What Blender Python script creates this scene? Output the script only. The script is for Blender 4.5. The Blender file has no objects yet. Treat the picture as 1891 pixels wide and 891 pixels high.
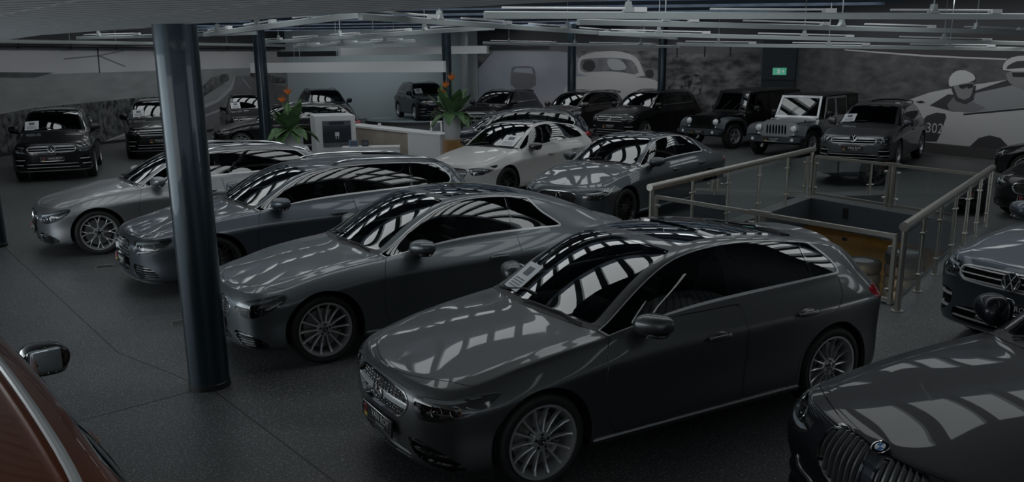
import bpy, bmesh, math, random
import numpy as np
random.seed(7)
SC = bpy.context.scene
COL = SC.collection
# ------------------------------------------------------------------ camera, sky, lights, exposure
from mathutils import Matrix, Vector
def make_camera():
    f, th, h, roll, cy = 1632.0, .242, 2.774, -.012, 511.2
    cd = bpy.data.cameras.new('camera'); co = bpy.data.objects.new('camera', cd); COL.objects.link(co); SC.camera = co
    F = Vector((0, math.cos(th), -math.sin(th))); U = Vector((0, math.sin(th), math.cos(th))); R = Vector((1, 0, 0))
    r2 = R * math.cos(roll) + U * math.sin(roll); u2 = U * math.cos(roll) - R * math.sin(roll)
    m = Matrix((r2, u2, -F)).transposed().to_4x4(); m.translation = Vector((0, 0, h)); co.matrix_world = m
    cd.sensor_fit = 'HORIZONTAL'; cd.sensor_width = 36; cd.lens = f / 1891 * 36; cd.shift_y = (cy - 445.5) / 1891; cd.clip_start = .05; cd.clip_end = 300
make_camera()
W = bpy.data.worlds.new('sky'); SC.world = W; W.use_nodes = True
W.node_tree.nodes['Background'].inputs[0].default_value = (.62, .72, .85, 1); W.node_tree.nodes['Background'].inputs[1].default_value = .42
SC.view_settings.view_transform = 'Standard'; SC.view_settings.look = 'None'; SC.view_settings.exposure = 0.0; SC.view_settings.gamma = 1.0; SC.view_settings.use_curve_mapping = False
LIGHT = 2.1          # radiance of the hall's ceiling light panels
def area(name, loc, size, power, col=(1, 1, 1), rot=(0, 0, 0)):
    l = bpy.data.lights.new(name, 'AREA'); l.shape = 'RECTANGLE'; l.size, l.size_y = size; l.energy = power; l.color = col
    o = bpy.data.objects.new(name, l); COL.objects.link(o); o.location = loc; o.rotation_euler = rot; return o

def wall_fill(a, b, off, power, n=1):
    """unseen fill lamp added to brighten a wall: area lamp under the deck, tipped towards the wall from a to b"""
    a, b = Vector((*a, 0)), Vector((*b, 0)); e = (b - a).normalized(); nn = Vector((e.y, -e.x, 0))
    if nn.dot(-a) < 0: nn = -nn
    c = (a + b) / 2 + nn * off + Vector((0, 0, 4.1)); d = (-nn * off + Vector((0, 0, 1.6 - 4.1))).normalized()
    l = bpy.data.lights.new('added_wall_fill', 'AREA'); l.shape = 'RECTANGLE'; l.size = (b - a).length * .9; l.size_y = .25; l.energy = power; l.spread = math.radians(110)
    o = bpy.data.objects.new('added_wall_fill', l); COL.objects.link(o); z = -d; x = e; y = z.cross(x); m = Matrix((x, y, z)).transposed().to_4x4(); m.translation = c; o.matrix_world = m
wall_fill((-17.6, 23.3), (-10.3, 42.0), 2.6, 34); wall_fill((-1.4, 40.0), (8.85, 31.75), 2.6, 27); wall_fill((9.75, 30.7), (16.3, 16.3), 2.6, 62); wall_fill((-9.5, 42.4), (-3.2, 45.6), 3, 24)  # unseen lamps added to brighten the three murals and the niche wall

# daylight from an unseen glass front at the left, plus added fill lamps
def daylight_fill(p, size, aim, power, col):
    l = bpy.data.lights.new('daylight_and_fill', 'AREA'); l.shape = 'RECTANGLE'; l.size, l.size_y = size; l.energy = power; l.color = col
    o = bpy.data.objects.new('daylight_and_fill', l); COL.objects.link(o); o.location = p; o.rotation_euler = (Vector(aim) - Vector(p)).to_track_quat('-Z', 'Y').to_euler()
daylight_fill((-10.5, 5.5, 1.6), (9, 2.6), (0, 7, 1.75), 215, (.86, .95, 1.0))
daylight_fill((3, -6, 1.3), (16, 2.0), (3, 5, 1.0), 40, (.9, .96, 1.0))  # fill lamp added behind the camera to lift the near car sides
daylight_fill((-9.5, -3.5, 1.4), (7, 2.2), (-.5, 4.5, .8), 95, (1.0, .97, .92))
daylight_fill((13.0, 3.0, 1.5), (8, 2.4), (2, 5.5, .6), 90, (.95, .98, 1.0))  # fill lamp added at the right to brighten the front hatchback's doors
STRIP = 1.15           # radiance of the slim strip lights under the low ceiling
# ------------------------------------------------------------------ materials
MAT = {}
def nmat(name):
    m = bpy.data.materials.new(name); m.use_nodes = True; nt = m.node_tree; b = nt.nodes['Principled BSDF']; MAT[name] = m
    return m, nt, b
def M(name, col, rough=.5, metal=0., coat=0., emit=None, es=1., spec=.5):
    m, nt, b = nmat(name); b.inputs['Base Color'].default_value = (*col, 1); b.inputs['Roughness'].default_value = rough; b.inputs['Metallic'].default_value = metal
    b.inputs['Specular IOR Level'].default_value = spec
    if coat: b.inputs['Coat Weight'].default_value = coat; b.inputs['Coat Roughness'].default_value = .03
    if emit: b.inputs['Emission Color'].default_value = (*emit, 1); b.inputs['Emission Strength'].default_value = es
    return m
def glassy(name, tint, base=.04, gl=1.0, rough=.0):
    """single-sheet glass: transparent with a Fresnel mirror on top"""
    m = bpy.data.materials.new(name); m.use_nodes = True; nt = m.node_tree; nt.nodes.clear(); MAT[name] = m
    out = nt.nodes.new('ShaderNodeOutputMaterial'); mx = nt.nodes.new('ShaderNodeMixShader'); t = nt.nodes.new('ShaderNodeBsdfTransparent'); g = nt.nodes.new('ShaderNodeBsdfGlossy'); f = nt.nodes.new('ShaderNodeFresnel')
    f.inputs['IOR'].default_value = 1.8; t.inputs['Color'].default_value = (*tint, 1); g.inputs['Roughness'].default_value = rough; g.inputs['Color'].default_value = (gl, gl, gl, 1)
    nt.links.new(f.outputs[0], mx.inputs[0]); nt.links.new(t.outputs[0], mx.inputs[1]); nt.links.new(g.outputs[0], mx.inputs[2]); nt.links.new(mx.outputs[0], out.inputs[0])
    return m
def paint(name, col, metal=.85, rough=.42, flake=.0):
    if metal == .85: col = tuple(c * .95 for c in col)
    m, nt, b = nmat(name); b.inputs['Metallic'].default_value = metal; b.inputs['Roughness'].default_value = rough
    b.inputs['Base Color'].default_value = (*col, 1)
    b.inputs['Coat Weight'].default_value = .6
    if metal < .4: b.inputs['Specular IOR Level'].default_value = .15; b.inputs['Coat Weight'].default_value = .42; b.inputs['Coat Roughness'].default_value = .02; b.inputs['Coat IOR'].default_value = 1.6
    return m
paint('paint_graphite', (.105, .11, .113)); paint('paint_selenite', (.13, .145, .155)); paint('paint_daytona', (.085, .098, .115)); paint('paint_silver', (.27, .28, .29))
paint('paint_white', (.44, .435, .425), 0, .35); paint('paint_magno', (.072, .083, .094)); paint('paint_black', (.008, .008, .009), 0, .3); paint('paint_night', (.010, .013, .02), .3, .3)
paint('paint_tiguan', (.13, .135, .145)); paint('paint_dolphin', (.085, .10, .12)); paint('paint_brown', (.25, .058, .010), .55, .35); paint('paint_carbon', (.010, .012, .017), .3, .35)
MAT['paint_carbon'].node_tree.nodes['Principled BSDF'].inputs['Coat Weight'].default_value = .28
paint('paint_jeep', (.52, .53, .55)); paint('paint_bronze', (.085, .078, .075))
M('chrome', (.62, .63, .64), .12, 1.); M('alu', (.55, .55, .53), .32, 1.); M('gloss_black', (.006, .006, .007), .08, 0, 1.); M('plastic', (.016, .017, .018), .5)
M('tyre', (.012, .012, .012), .62); M('alloy', (.50, .51, .52), .35, .75); M('bright_trim', (.66, .67, .68), .30, .35); M('slat_dark', (.12, .125, .13), .25, .6); M('alloy_dark', (.03, .03, .032), .25, .6); M('disc', (.32, .31, .30), .35, 1.)
M('grille_black', (.004, .004, .004), .6, spec=.08); M('lamp_dark', (.26, .27, .28), .3, .6); M('lamp_white', (.85, .88, .90), .25, .0); M('red_lens', (.30, .008, .012), .08, 0, 1.); M('mirror', (.55, .58, .6), .02, 1.)
M('lining', (.035, .036, .036), .7); M('leather', (.055, .056, .056), .5); M('leather_red', (.10, .012, .012), .5); M('leather_grey', (.10, .10, .10), .6); M('paper', (.62, .64, .66), .6); M('print', (.12, .13, .15), .6)
M('plate_black', (.008, .008, .010), .35); M('plate_white', (.70, .70, .68), .5); M('plate_yellow', (.55, .42, .02), .5); M('plate_red', (.45, .06, .08), .5); M('badge_blue', (.03, .16, .45), .3); M('badge_white', (.65, .67, .7), .3)
M('caliper_red', (.28, .02, .02), .35, 0, .5)
glassy('glass', (.42, .47, .46)); glassy('glass_dark', (.14, .155, .155)); glassy('lens', (.85, .88, .9)); glassy('lens_ball', (.45, .5, .55))
M('roof_glass', (.004, .0045, .006), .02, 0, 1.)
# ------------------------------------------------------------------ helpers
def link(o): COL.objects.link(o); return o
def thing(name, label, cat, loc=(0, 0, 0), rz=0.0, group=None):
    o = bpy.data.objects.new(name, None); link(o)
    o.empty_display_size = .2
    o.location = loc; o.rotation_euler = (0, 0, rz); o['label'] = label; o['category'] = cat
    if group: o['group'] = group
    return o
def tag(o, label, cat, group=None):
    o['label'] = label; o['category'] = cat
    if group: o['group'] = group
    return o

class MB:
    """collects shapes, links them as ONE mesh object"""
    def __init__(s): s.v = []; s.f = []
    def add(s, v, f):
        n = len(s.v); s.v += [tuple(p) for p in v]; s.f += [[i + n for i in q] for q in f]; return s
    def box(s, c, d, rz=0.0, bev=0.0):
        x, y, z = d[0] / 2, d[1] / 2, d[2] / 2
        if bev <= 0:
            P = [(-x, -y, -z), (x, -y, -z), (x, y, -z), (-x, y, -z), (-x, -y, z), (x, -y, z), (x, y, z), (-x, y, z)]
            F = [[0, 3, 2, 1], [4, 5, 6, 7], [0, 1, 5, 4], [1, 2, 6, 5], [2, 3, 7, 6], [3, 0, 4, 7]]
        else:
            b = min(bev, x * .98, y * .98, z * .98); P = []
            def ring(xx, yy, zz, k):
                for (sx, sy) in ((1, 1), (-1, 1), (-1, -1), (1, -1)):
                    a0 = {(1, 1): 0, (-1, 1): 90, (-1, -1): 180, (1, -1): 270}[(sx, sy)]
                    for q in range(3):
                        a = math.radians(a0 + 45 * q)
                        P.append((sx * (x - b) + k * math.cos(a), sy * (y - b) + k * math.sin(a), zz))
            for zz, k in ((-z, 0.02 * b), (-z + .0 * b, .6 * b), (-z + .3 * b, .9 * b), (-z + b, b), (z - b, b), (z - .3 * b, .9 * b), (z, .6 * b), (z, .02 * b)):
                ring(0, 0, zz, k)
            F = []
            for r in range(7):
                for q in range(12):
                    F.append([r * 12 + q, r * 12 + (q + 1) % 12, r * 12 + 12 + (q + 1) % 12, r * 12 + 12 + q])
            F.append(list(range(11, -1, -1))); F.append([84 + q for q in range(12)])
        ca, sa = math.cos(rz), math.sin(rz)
        return s.add([(c[0] + p[0] * ca - p[1] * sa, c[1] + p[0] * sa + p[1] * ca, c[2] + p[2]) for p in P], F)
    def frame(s, o, ax, ay, az, P, F):
        o, ax, ay, az = map(np.array, (o, ax, ay, az))
        return s.add([o + ax * p[0] + ay * p[1] + az * p[2] for p in P], F)
    def tube(s, pts, r, n=8, cap=True):
        pts = [np.array(p, float) for p in pts]; m = len(pts)
        R = r if hasattr(r, '__len__') else [r] * m
        V = []; prev = None
        for i in range(m):
            t = pts[min(i + 1, m - 1)] - pts[max(i - 1, 0)]; t = t / (np.linalg.norm(t) + 1e-12)
            if prev is None:
                a = np.array([0, 0, 1.]) if abs(t[2]) < .9 else np.array([1., 0, 0])
                u = np.cross(t, a)
            else: u = prev - t * np.dot(prev, t)
            u /= np.linalg.norm(u) + 1e-12; prev = u; w = np.cross(t, u)
            for k in range(n):
                a = 2 * math.pi * k / n
                V.append(pts[i] + R[i] * (u * math.cos(a) + w * math.sin(a)))
        F = []
        for i in range(m - 1):
            for k in range(n):
                F.append([i * n + k, i * n + (k + 1) % n, (i + 1) * n + (k + 1) % n, (i + 1) * n + k])
        if cap: F.append(list(range(n - 1, -1, -1))); F.append([(m - 1) * n + k for k in range(n)])
        return s.add(V, F)
    def lathe(s, prof, n=32, o=(0, 0, 0), axis='z', close=False):
        """prof: (radius, height) list, spun round the axis"""
        V = []; m = len(prof)
        for (r, h) in prof:
            for k in range(n):
                a = 2 * math.pi * k / n; c, q = r * math.cos(a), r * math.sin(a)
                p = (c, q, h) if axis == 'z' else ((c, h, q) if axis == 'y' else (h, c, q))
                V.append((o[0] + p[0], o[1] + p[1], o[2] + p[2]))
        F = []
        for i in range(m - 1 + (1 if close else 0)):
            for k in range(n):
                a, b = i * n, ((i + 1) % m) * n
                F.append([a + k, a + (k + 1) % n, b + (k + 1) % n, b + k])
        if not close:
            if prof[0][0] > 1e-4: F.append([k for k in range(n)][::-1])
            if prof[-1][0] > 1e-4: F.append([(m - 1) * n + k for k in range(n)])
        return s.add(V, F)
    def sell(s, c, d, e1=.6, e2=.6, nu=20, nv=12, M=None):
        """superellipsoid with half sizes d"""
        def p(a, e): return math.copysign(abs(a) ** e, a)
        V = []
        for i in range(nv + 1):
            t = -math.pi / 2 + math.pi * i / nv
            for k in range(nu):
                a = 2 * math.pi * k / nu
                q = np.array([d[0] * p(math.cos(t), e1) * p(math.cos(a), e2), d[1] * p(math.cos(t), e1) * p(math.sin(a), e2), d[2] * p(math.sin(t), e1)])
                if M is not None: q = np.array(M) @ q
                V.append(q + np.array(c))
        F = [[i * nu + k, i * nu + (k + 1) % nu, (i + 1) * nu + (k + 1) % nu, (i + 1) * nu + k] for i in range(nv) for k in range(nu)]
        return s.add(V, F)
    def prism(s, poly, o, ax, ay, az, h):
        """polygon in the ax/ay plane, extruded along az from 0 to h"""
        n = len(poly)
        P = [(p[0], p[1], 0) for p in poly] + [(p[0], p[1], h) for p in poly]
        F = [list(range(n - 1, -1, -1)), list(range(n, 2 * n))] + [[i, (i + 1) % n, n + (i + 1) % n, n + i] for i in range(n)]
        return s.frame(o, ax, ay, az, P, F)
    def obj(s, name, m, parent=None, smooth=True, ang=35):
        me = bpy.data.meshes.new(name)
        me.from_pydata([tuple(map(float, p)) for p in s.v], [], s.f)
        me.validate(); me.update()
        if isinstance(m, str): m = MAT[m]
        me.materials.append(m)
        bm = bmesh.new(); bm.from_mesh(me); bmesh.ops.remove_doubles(bm, verts=bm.verts, dist=1e-6)
        bmesh.ops.recalc_face_normals(bm, faces=bm.faces)
        ca = math.radians(ang)
        for f in bm.faces: f.smooth = smooth
        if smooth:
            for e in bm.edges:
                if len(e.link_faces) == 2 and e.calc_face_angle(0) > ca: e.smooth = False
        bm.to_mesh(me); bm.free()
        o = bpy.data.objects.new(name, me); link(o)
        if parent is not None: o.parent = parent
        return o
def struct(o): o['kind'] = 'structure'; return o

def chaikin(P, n=2, closed=True):
    P = [np.array(p, float) for p in P]
    for _ in range(n):
        Q = []; m = len(P)
        for i in range(m if closed else m - 1):
            a, b = P[i], P[(i + 1) % m]
            Q += [a * .75 + b * .25, a * .25 + b * .75]
        if not closed: Q = [P[0]] + Q + [P[-1]]
        P = Q
    return [tuple(p) for p in P]
def poly_sdf(px, py, poly):
    P = np.array(poly, float); d = np.full(px.shape, 1e9); ins = np.zeros(px.shape, bool); n = len(P)
    for i in range(n):
        a = P[i]; b = P[(i + 1) % n]; e = b - a
        wx, wy = px - a[0], py - a[1]
        t = np.clip((wx * e[0] + wy * e[1]) / (e @ e + 1e-15), 0, 1)
        d = np.minimum(d, (wx - e[0] * t) ** 2 + (wy - e[1] * t) ** 2)
        c = ((a[1] > py) != (b[1] > py)) & (px < (b[0] - a[0]) * (py - a[1]) / (b[1] - a[1] + 1e-15) + a[0])
        ins ^= c
    d = np.sqrt(d); return np.where(ins, -d, d)

# ------------------------------------------------------------------ a cut-able skin: vertices carry x y z nx ny nz s j front-arc rear-arc
class Skin:
    def __init__(s, V, F): s.V = V; s.F = F
    def cols(s): return s.V.T
    def clip(s, f):
        """split by the scalar field f: (inside f<0, outside)"""
        V = s.V; f = np.where(np.abs(f) < 1e-7, 1e-7, f)
        sg = (f < 0).tolist(); fl = f.tolist(); new = []; cache = {}; n0 = len(V); A = []; B = []
        def cut(i, k):
            key = (i, k) if i < k else (k, i)
            if key not in cache:
                t = fl[i] / (fl[i] - fl[k]); new.append(V[i] * (1 - t) + V[k] * t); cache[key] = n0 + len(new) - 1
            return cache[key]
        for q in s.F:
            c = 0
            for i in q: c += sg[i]
            if c == len(q): A.append(q)
            elif c == 0: B.append(q)
            else:
                a = []; b = []; m = len(q)
                for k in range(m):
                    i, n = q[k], q[(k + 1) % m]
                    (a if sg[i] else b).append(i)
                    if sg[i] != sg[n]:
                        x = cut(i, n); a.append(x); b.append(x)
                if len(a) > 2: A.append(a)
                if len(b) > 2: B.append(b)
        W = np.vstack([V, np.array(new)]) if new else V
        return Skin(W, A).pack(), Skin(W, B).pack()
    def pack(s):
        if not s.F: return Skin(s.V[:0], [])
        used = sorted({i for q in s.F for i in q}); mp = np.full(len(s.V), -1); mp[used] = np.arange(len(used))
        return Skin(s.V[used], [[int(mp[i]) for i in q] for q in s.F])
    def off(s, d):
        V = s.V.copy(); V[:, :3] += V[:, 3:6] * d; return Skin(V, s.F)
    def rim(s, d):
        """fold every open edge (except on the mid plane) inward by d: gives the sheet a visible thickness"""
        E = {}
        for q in s.F:
            for k in range(len(q)):
                a, b = q[k], q[(k + 1) % len(q)]; key = (min(a, b), max(a, b)); E[key] = None if key in E else (a, b)
        ed = [e for e in E.values() if e]
        V = s.V; ed = [e for e in ed if not (abs(V[e[0], 1]) < 1e-4 and abs(V[e[1], 1]) < 1e-4)]
        ids = sorted({i for e in ed for i in e}); n = len(V); mp = {i: n + k for k, i in enumerate(ids)}; m = len(ids)
        if not ids: return s
        top = V[ids].copy(); bot = V[ids].copy(); bot[:, :3] -= bot[:, 3:6] * d
        F = s.F + [[mp[b], mp[a], mp[a] + m, mp[b] + m] for a, b in ed]
        r = Skin(np.vstack([V, top, bot]), F); r.soft = n
        return r

def skin_obj(name, m, parent, sk, side, sx=0.0, label=None):
    """side: -1 left half, 1 right half, 0 both halves welded on the mid plane"""
    if not sk.F: return None
    V = sk.V; n = len(V); P = V[:, :3].copy(); N = V[:, 3:6].copy(); P[:, 0] += sx
    Fr = [list(q) for q in sk.F]
    if side in (-1, 0):
        L = P.copy(); L[:, 1] *= -1; NL = N.copy(); NL[:, 1] *= -1; FL = [q[::-1] for q in Fr]
    if side == 1: PP, NN, FF = P, N, Fr
    elif side == -1: PP, NN, FF = L, NL, FL
    else:
        mid = np.abs(P[:, 1]) < 1e-4; mp = np.arange(n) + n; mp[mid] = np.arange(n)[mid]
        PP = np.vstack([P, L]); NN = np.vstack([N, NL]); FF = Fr + [[int(mp[i]) for i in q] for q in FL]
        used = np.ones(2 * n, bool); used[n:][mid] = False; re = np.cumsum(used) - 1
        PP = PP[used]; NN = NN[used]; FF = [[int(re[i]) for i in q] for q in FF]
    me = bpy.data.meshes.new(name); me.from_pydata(PP.tolist(), [], FF); me.update()
    me.materials.append(MAT[m] if isinstance(m, str) else m)
    me.polygons.foreach_set('use_smooth', [True] * len(me.polygons))
    if len(me.vertices) == len(NN):
        NN = NN / (np.linalg.norm(NN, axis=1)[:, None] + 1e-12)
        me.normals_split_custom_set_from_vertices(NN.tolist())
    o = bpy.data.objects.new(name, me); link(o); o.parent = parent
    if label: o['label'] = label
    return o
# ------------------------------------------------------------------ car bodies: a smooth control net wrapped round the nose, along the side and round the tail
# station rows: x, half width, belt z, belt half width, roof-edge z, roof-edge half width, centre z, bow, sill z, shoulder z
def bspline(C, n):
    """dense uniform cubic B-spline over the control net C (S,J,3), mirrored over y=0 at s=0, s=end and j=end"""
    S, J, _ = C.shape; mir = np.array([1, -1, 1.])
    E = np.concatenate([C[1:2] * mir, C, C[-2:-1] * mir], 0)
    E = np.concatenate([2 * E[:, :1] - E[:, 1:2], E, E[:, -2:-1] * mir], 1)
    def basis(m):
        T = np.arange((m - 1) * n + 1) / n; i = np.minimum(T.astype(int), m - 2); u = T - i
        B = np.zeros((len(T), m + 2))
        w = np.stack([(1 - u) ** 3, 3 * u ** 3 - 6 * u ** 2 + 4, -3 * u ** 3 + 3 * u ** 2 + 3 * u + 1, u ** 3], 1) / 6
        for k in range(4): B[np.arange(len(T)), i + k] = w[:, k]
        return B, T
    Bs, Ts = basis(S); Bj, Tj = basis(J)
    D = np.einsum('ab,bcd->acd', Bs, E); D = np.einsum('ab,cbd->cad', Bj, D)
    return D, Ts, Tj

def car_net(sp):
    st = np.array(sp['st'], float); n = len(st); C = np.zeros((n + 8, 15, 3))
    ax0, ax1 = sp['ax']; fl = sp.get('flare', .014)
    cz = sp.get('cladz', .60)
    ck = sp['cowl']; xk, zk = st[ck][0] + st[ck][7], st[ck][6]; x8, z8 = sp['fp'][8]; xa = st[0][0] + st[0][7]
    s1 = sp.get('hoods', .13); qa = (zk - z8 - s1 * (xk - x8)) / (xk - x8) ** 2
    for k in range(n):
        x, w, zb, wb, ze, we, zt, bow, zs, zsh = st[k]
        if k < ck:                                          # bonnet centre line: one even curve from the nose to the screen
            xc = xa + (xk - xa) * k / ck; bow = xc - x; zt = zk - s1 * (xk - xc) - qa * (xk - xc) ** 2
        g = fl * (math.exp(-((x - ax0) / .40) ** 2) + math.exp(-((x - ax1) / .40) ** 2))
        wf = w + g; R = []
        if k < ck: we = wb * (.86 if k < ck - 1 else .88)   # bonnet: the rows run straight along it
        R.append((.80 * w, zs + .03)); R.append((.955 * wf, zs)); R.append((.985 * wf, zs + .07))
        cv = sp.get('side', .020); R.append((.985 * w + g * 1.1, zs + .20)); R.append((w - cv + g * .9, .5 * (zs + zsh) + .05)); R.append((w + .006 + g * .5, zsh - .035))
        R.append((w + .004, zsh + .005)); R.append((wb + .012, zb - .012)); R.append((wb - .015, zb + .018))
        a = np.array([wb - .015, zb + .018]); b = np.array([we, ze]); cab = np.clip((ze - zb - .05) / .25, 0, 1)
        R.append(tuple(a + (b - a) * .5 + np.array([.022, .006]) * cab)); R.append(tuple(a + (b - a) * .92 + np.array([.006, 0]) * cab))
        for t in (.965, .74, .40, 0): R.append((we * t, zt - (zt - ze) * t ** 2.2 + (.006 * cab if t > .9 else 0)))
        if k <= ck:
            crest = sp.get('crest', .012); ex = sp.get('hoodx', 2.6)
            def hz(y): q = min(1, y / wb); return zt - (zt - zb) * q ** ex + crest * math.exp(-((q - .84) / .10) ** 2)
            R[8:] = [(y, hz(y) + (0 if j else .004)) for j, (y, z) in enumerate(R[8:])]
        for j, (y, z) in enumerate(R):
            q = min(1, (y / wb)) if j > 7 else 1
            C[k + 4, j] = (x + (bow * (1 - q * q) if j > 7 else 0), y, z)
    yf = sp.get('fy', (0, .36, .70, .92)); xf = sp.get('fx', (0, .03, .15, .44))
    for end, pr, i0, sgn in (('f', sp['fp'], 4, 1), ('r', sp['rp'], n + 3, -1)):
        B = C[i0]; xc0, zc0 = pr[8]
        yy = yf if end == 'f' else sp.get('ry', yf); xx = xf if end == 'f' else sp.get('rx', xf)
        for i in range(4):
            col = 3 - (3 - i) if end == 'f' else n + 7 - i
            for j in range(8):
                px, pz = pr[j]; t = xx[i]; tz = (i / 4) ** 1.3
                C[col, j] = (px + (B[j, 0] - px) * t, B[j, 1] * yy[i], pz + (B[j, 2] - pz) * tz)
            a = C[col, 7]; c = i / 4; xc = xc0 + (B[14, 0] - xc0) * c; zc = zc0 + (B[14, 2] - zc0) * c
            for j in range(8, 15):
                t = (j - 7) / 7
                if end == 'f':
                    q = min(1, B[j, 1] / B[7, 1]); C[col, j] = (a[0] + (xc - a[0]) * (1 - q * q), a[1] * q, zc - (zc - a[2]) * q ** sp.get('hoodx', 2.6) + sp.get('crest', .012) * c * math.exp(-((q - .84) / .10) ** 2)); continue
                C[col, j] = (a[0] + (xc - a[0]) * t, a[1] * (1 - t), a[2] + (zc - a[2]) * (1 - (1 - t) ** 1.7))
    return C

def car_skin(sp, n):
    C = car_net(sp); D, Ts, Tj = bspline(C, n); S, J, _ = D.shape
    def arc(rows):
        p = C[rows, 5, :2]; return np.concatenate([[0], np.cumsum(np.linalg.norm(np.diff(p, axis=0), axis=1))])
    m = len(C); aF = arc(np.arange(m)); aR = arc(np.arange(m)[::-1])[::-1]
    for fn in sp.get('dents', []): D = fn(D)
    V = D.reshape(-1, 3); idx = np.arange(S * J).reshape(S, J)
    Q = np.stack([idx[:-1, :-1], idx[1:, :-1], idx[1:, 1:], idx[:-1, 1:]], -1).reshape(-1, 4)
    fn_ = np.cross(V[Q[:, 2]] - V[Q[:, 0]], V[Q[:, 3]] - V[Q[:, 1]])
    N = np.zeros_like(V)
    for k in range(4): np.add.at(N, Q[:, k], fn_)
    mid = np.abs(V[:, 1]) < 1e-5; V[mid, 1] = 0; N[mid, 1] = 0
    N /= np.linalg.norm(N, axis=1)[:, None] + 1e-12
    if N[idx[S // 2, 4 * n], 1] < 0: N = -N; Q = Q[:, ::-1]
    sg, jg = np.meshgrid(Ts, Tj, indexing='ij')
    W = np.column_stack([V, N, sg.ravel(), jg.ravel(), np.interp(sg.ravel(), np.arange(m), aF), np.interp(sg.ravel(), np.arange(m), aR)])
    return Skin(W, Q.tolist())
def wheel(parent, cx, y, r, rr, style, side, rim_m='alloy', hi=True, cal=None, yaw=0.0):
    """a tyre part with rim, hub cap and brake disc as its sub-parts; side -1 = left. y = outer face"""
    w = .225; sd = side; n = 56 if hi else 28
    def Y(d): return -d * sd                               # d = depth behind the outer face
    # build round the origin (wheel centre), then place
    T = MB(); b = r - rr
    T.lathe([(rr + .004, Y(.012)), (rr + b * .25, Y(.0)), (rr + b * .62, Y(-.006)), (rr + b * .86, Y(.006)), (r - .008, Y(.022)), (r, Y(.045)),
             (r, Y(w - .045)), (r - .012, Y(w - .02)), (rr + b * .5, Y(w)), (rr, Y(w - .01)), (rr - .02, Y(w - .03)), (rr - .02, Y(.03))], n, axis='y', close=True)
    if hi:                                                  # shallow tread ribs
        for k in range(4): T.lathe([(r + .002, Y(.05 + k * .038)), (r + .002, Y(.072 + k * .038)), (r - .004, Y(.076 + k * .038)), (r - .004, Y(.046 + k * .038))], n, axis='y', close=True)
    t = T.obj('wheel', 'tyre', parent, ang=50); t.location = (cx, y, r)
    if yaw: t.rotation_euler = (0, 0, yaw)
    R = MB(); R.lathe([(rr + .006, Y(.006)), (rr + .006, Y(-.004)), (rr - .010, Y(-.003)), (rr - .020, Y(.02)), (rr - .034, Y(.10)), (rr - .04, Y(w - .03)), (rr - .028, Y(w - .03)), (rr - .012, Y(.10)), (rr - .002, Y(.02))], n, axis='y', close=True)
    hb = .066
    R.lathe([(.030, Y(.018)), (hb, Y(.020)), (hb + .008, Y(.032)), (hb + .004, Y(.075)), (.03, Y(.09))], 24 if hi else 14, axis='y')
    def spoke(a0, a1, w0, w1, d0=.020, d1=.006, r0=hb - .012, r1=None, dep=.030):
        r1 = r1 or rr - .008; ra = [r0, r0 + (r1 - r0) * .4, r0 + (r1 - r0) * .8, r1]; V = []; F = []
        for k, q in enumerate(ra):
            u = k / 3; a = a0 + (a1 - a0) * u; wd = (w0 + (w1 - w0) * u) / 2; d = d0 + (d1 - d0) * u + .016 * math.sin(math.pi * u)
            for (o, dd) in ((-1, dep), (-.75, .003), (0, 0), (.75, .003), (1, dep)):
                V.append((q * math.cos(a) - o * wd * math.sin(a), Y(d + dd), q * math.sin(a) + o * wd * math.cos(a)))
        for k in range(3):
            for m in range(5): F.append([k * 5 + m, k * 5 + (m + 1) % 5, (k + 1) * 5 + (m + 1) % 5, (k + 1) * 5 + m])
        R.add(V, F)
    A = 2 * math.pi
    if style == 'multi':
        for k in range(14): spoke(A * k / 14, A * k / 14, .017, .026)
    elif style == 'twin5':
        for k in range(5):
            for e in (-1, 1): spoke(A * k / 5 + e * .22 + .3, A * k / 5 + e * .23 + .3, .030, .022)
    elif style == 'y10':
        for k in range(8):
            a = A * k / 8; spoke(a, a, .030, .026, r1=rr * .62)
            for e in (-1, 1): spoke(a, a + e * .22, .018, .018, r0=rr * .52)
    elif style == 'cross':
        for k in range(10):
            a = A * k / 10
            spoke(a, a + .30, .020, .017); spoke(a, a - .30, .020, .017)
    elif style == 'blade7':
        for k in range(7):
            a = A * k / 7; spoke(a - .04, a - .12, .026, .018); spoke(a + .05, a + .12, .020, .018)
    else:
        for k in range(5): spoke(A * k / 5 + .2, A * k / 5 + .2, .055, .07)
    rm = R.obj('rim', rim_m, t, ang=30)
    if hi:
        for k in range(5):
            a = A * k / 5 + .3
            B = MB(); B.lathe([(.011, Y(.012)), (.011, Y(.03)), (.004, Y(.03))], 10, (.048 * math.cos(a), 0, .048 * math.sin(a)), 'y'); B.obj('wheel_bolt', 'gloss_black', t)
    H = MB(); H.lathe([(.0, Y(.010)), (.022, Y(.010)), (.029, Y(.013)), (.032, Y(.02)), (.032, Y(.05))], 20, axis='y'); H.obj('hub_cap', 'gloss_black', t)
    if hi and style in ('multi', 'twin5'):
        H = MB(); H.tube([(.024 * math.cos(a), Y(.0085), .024 * math.sin(a)) for a in np.linspace(0, A, 25)], .0022, 5, False)
        for k in range(3):
            a = A * k / 3 + math.pi / 2; H.tube([(0, Y(.0085), 0), (.023 * math.cos(a), Y(.0085), .023 * math.sin(a))], [.004, .001], 5)
        H.obj('star_emblem', 'chrome', t)
    D = MB(); D.lathe([(.07, Y(.085)), (rr * .74, Y(.085)), (rr * .74, Y(.108)), (.07, Y(.108))], n, axis='y', close=True); D.obj('brake_disc', 'disc', t)
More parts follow.
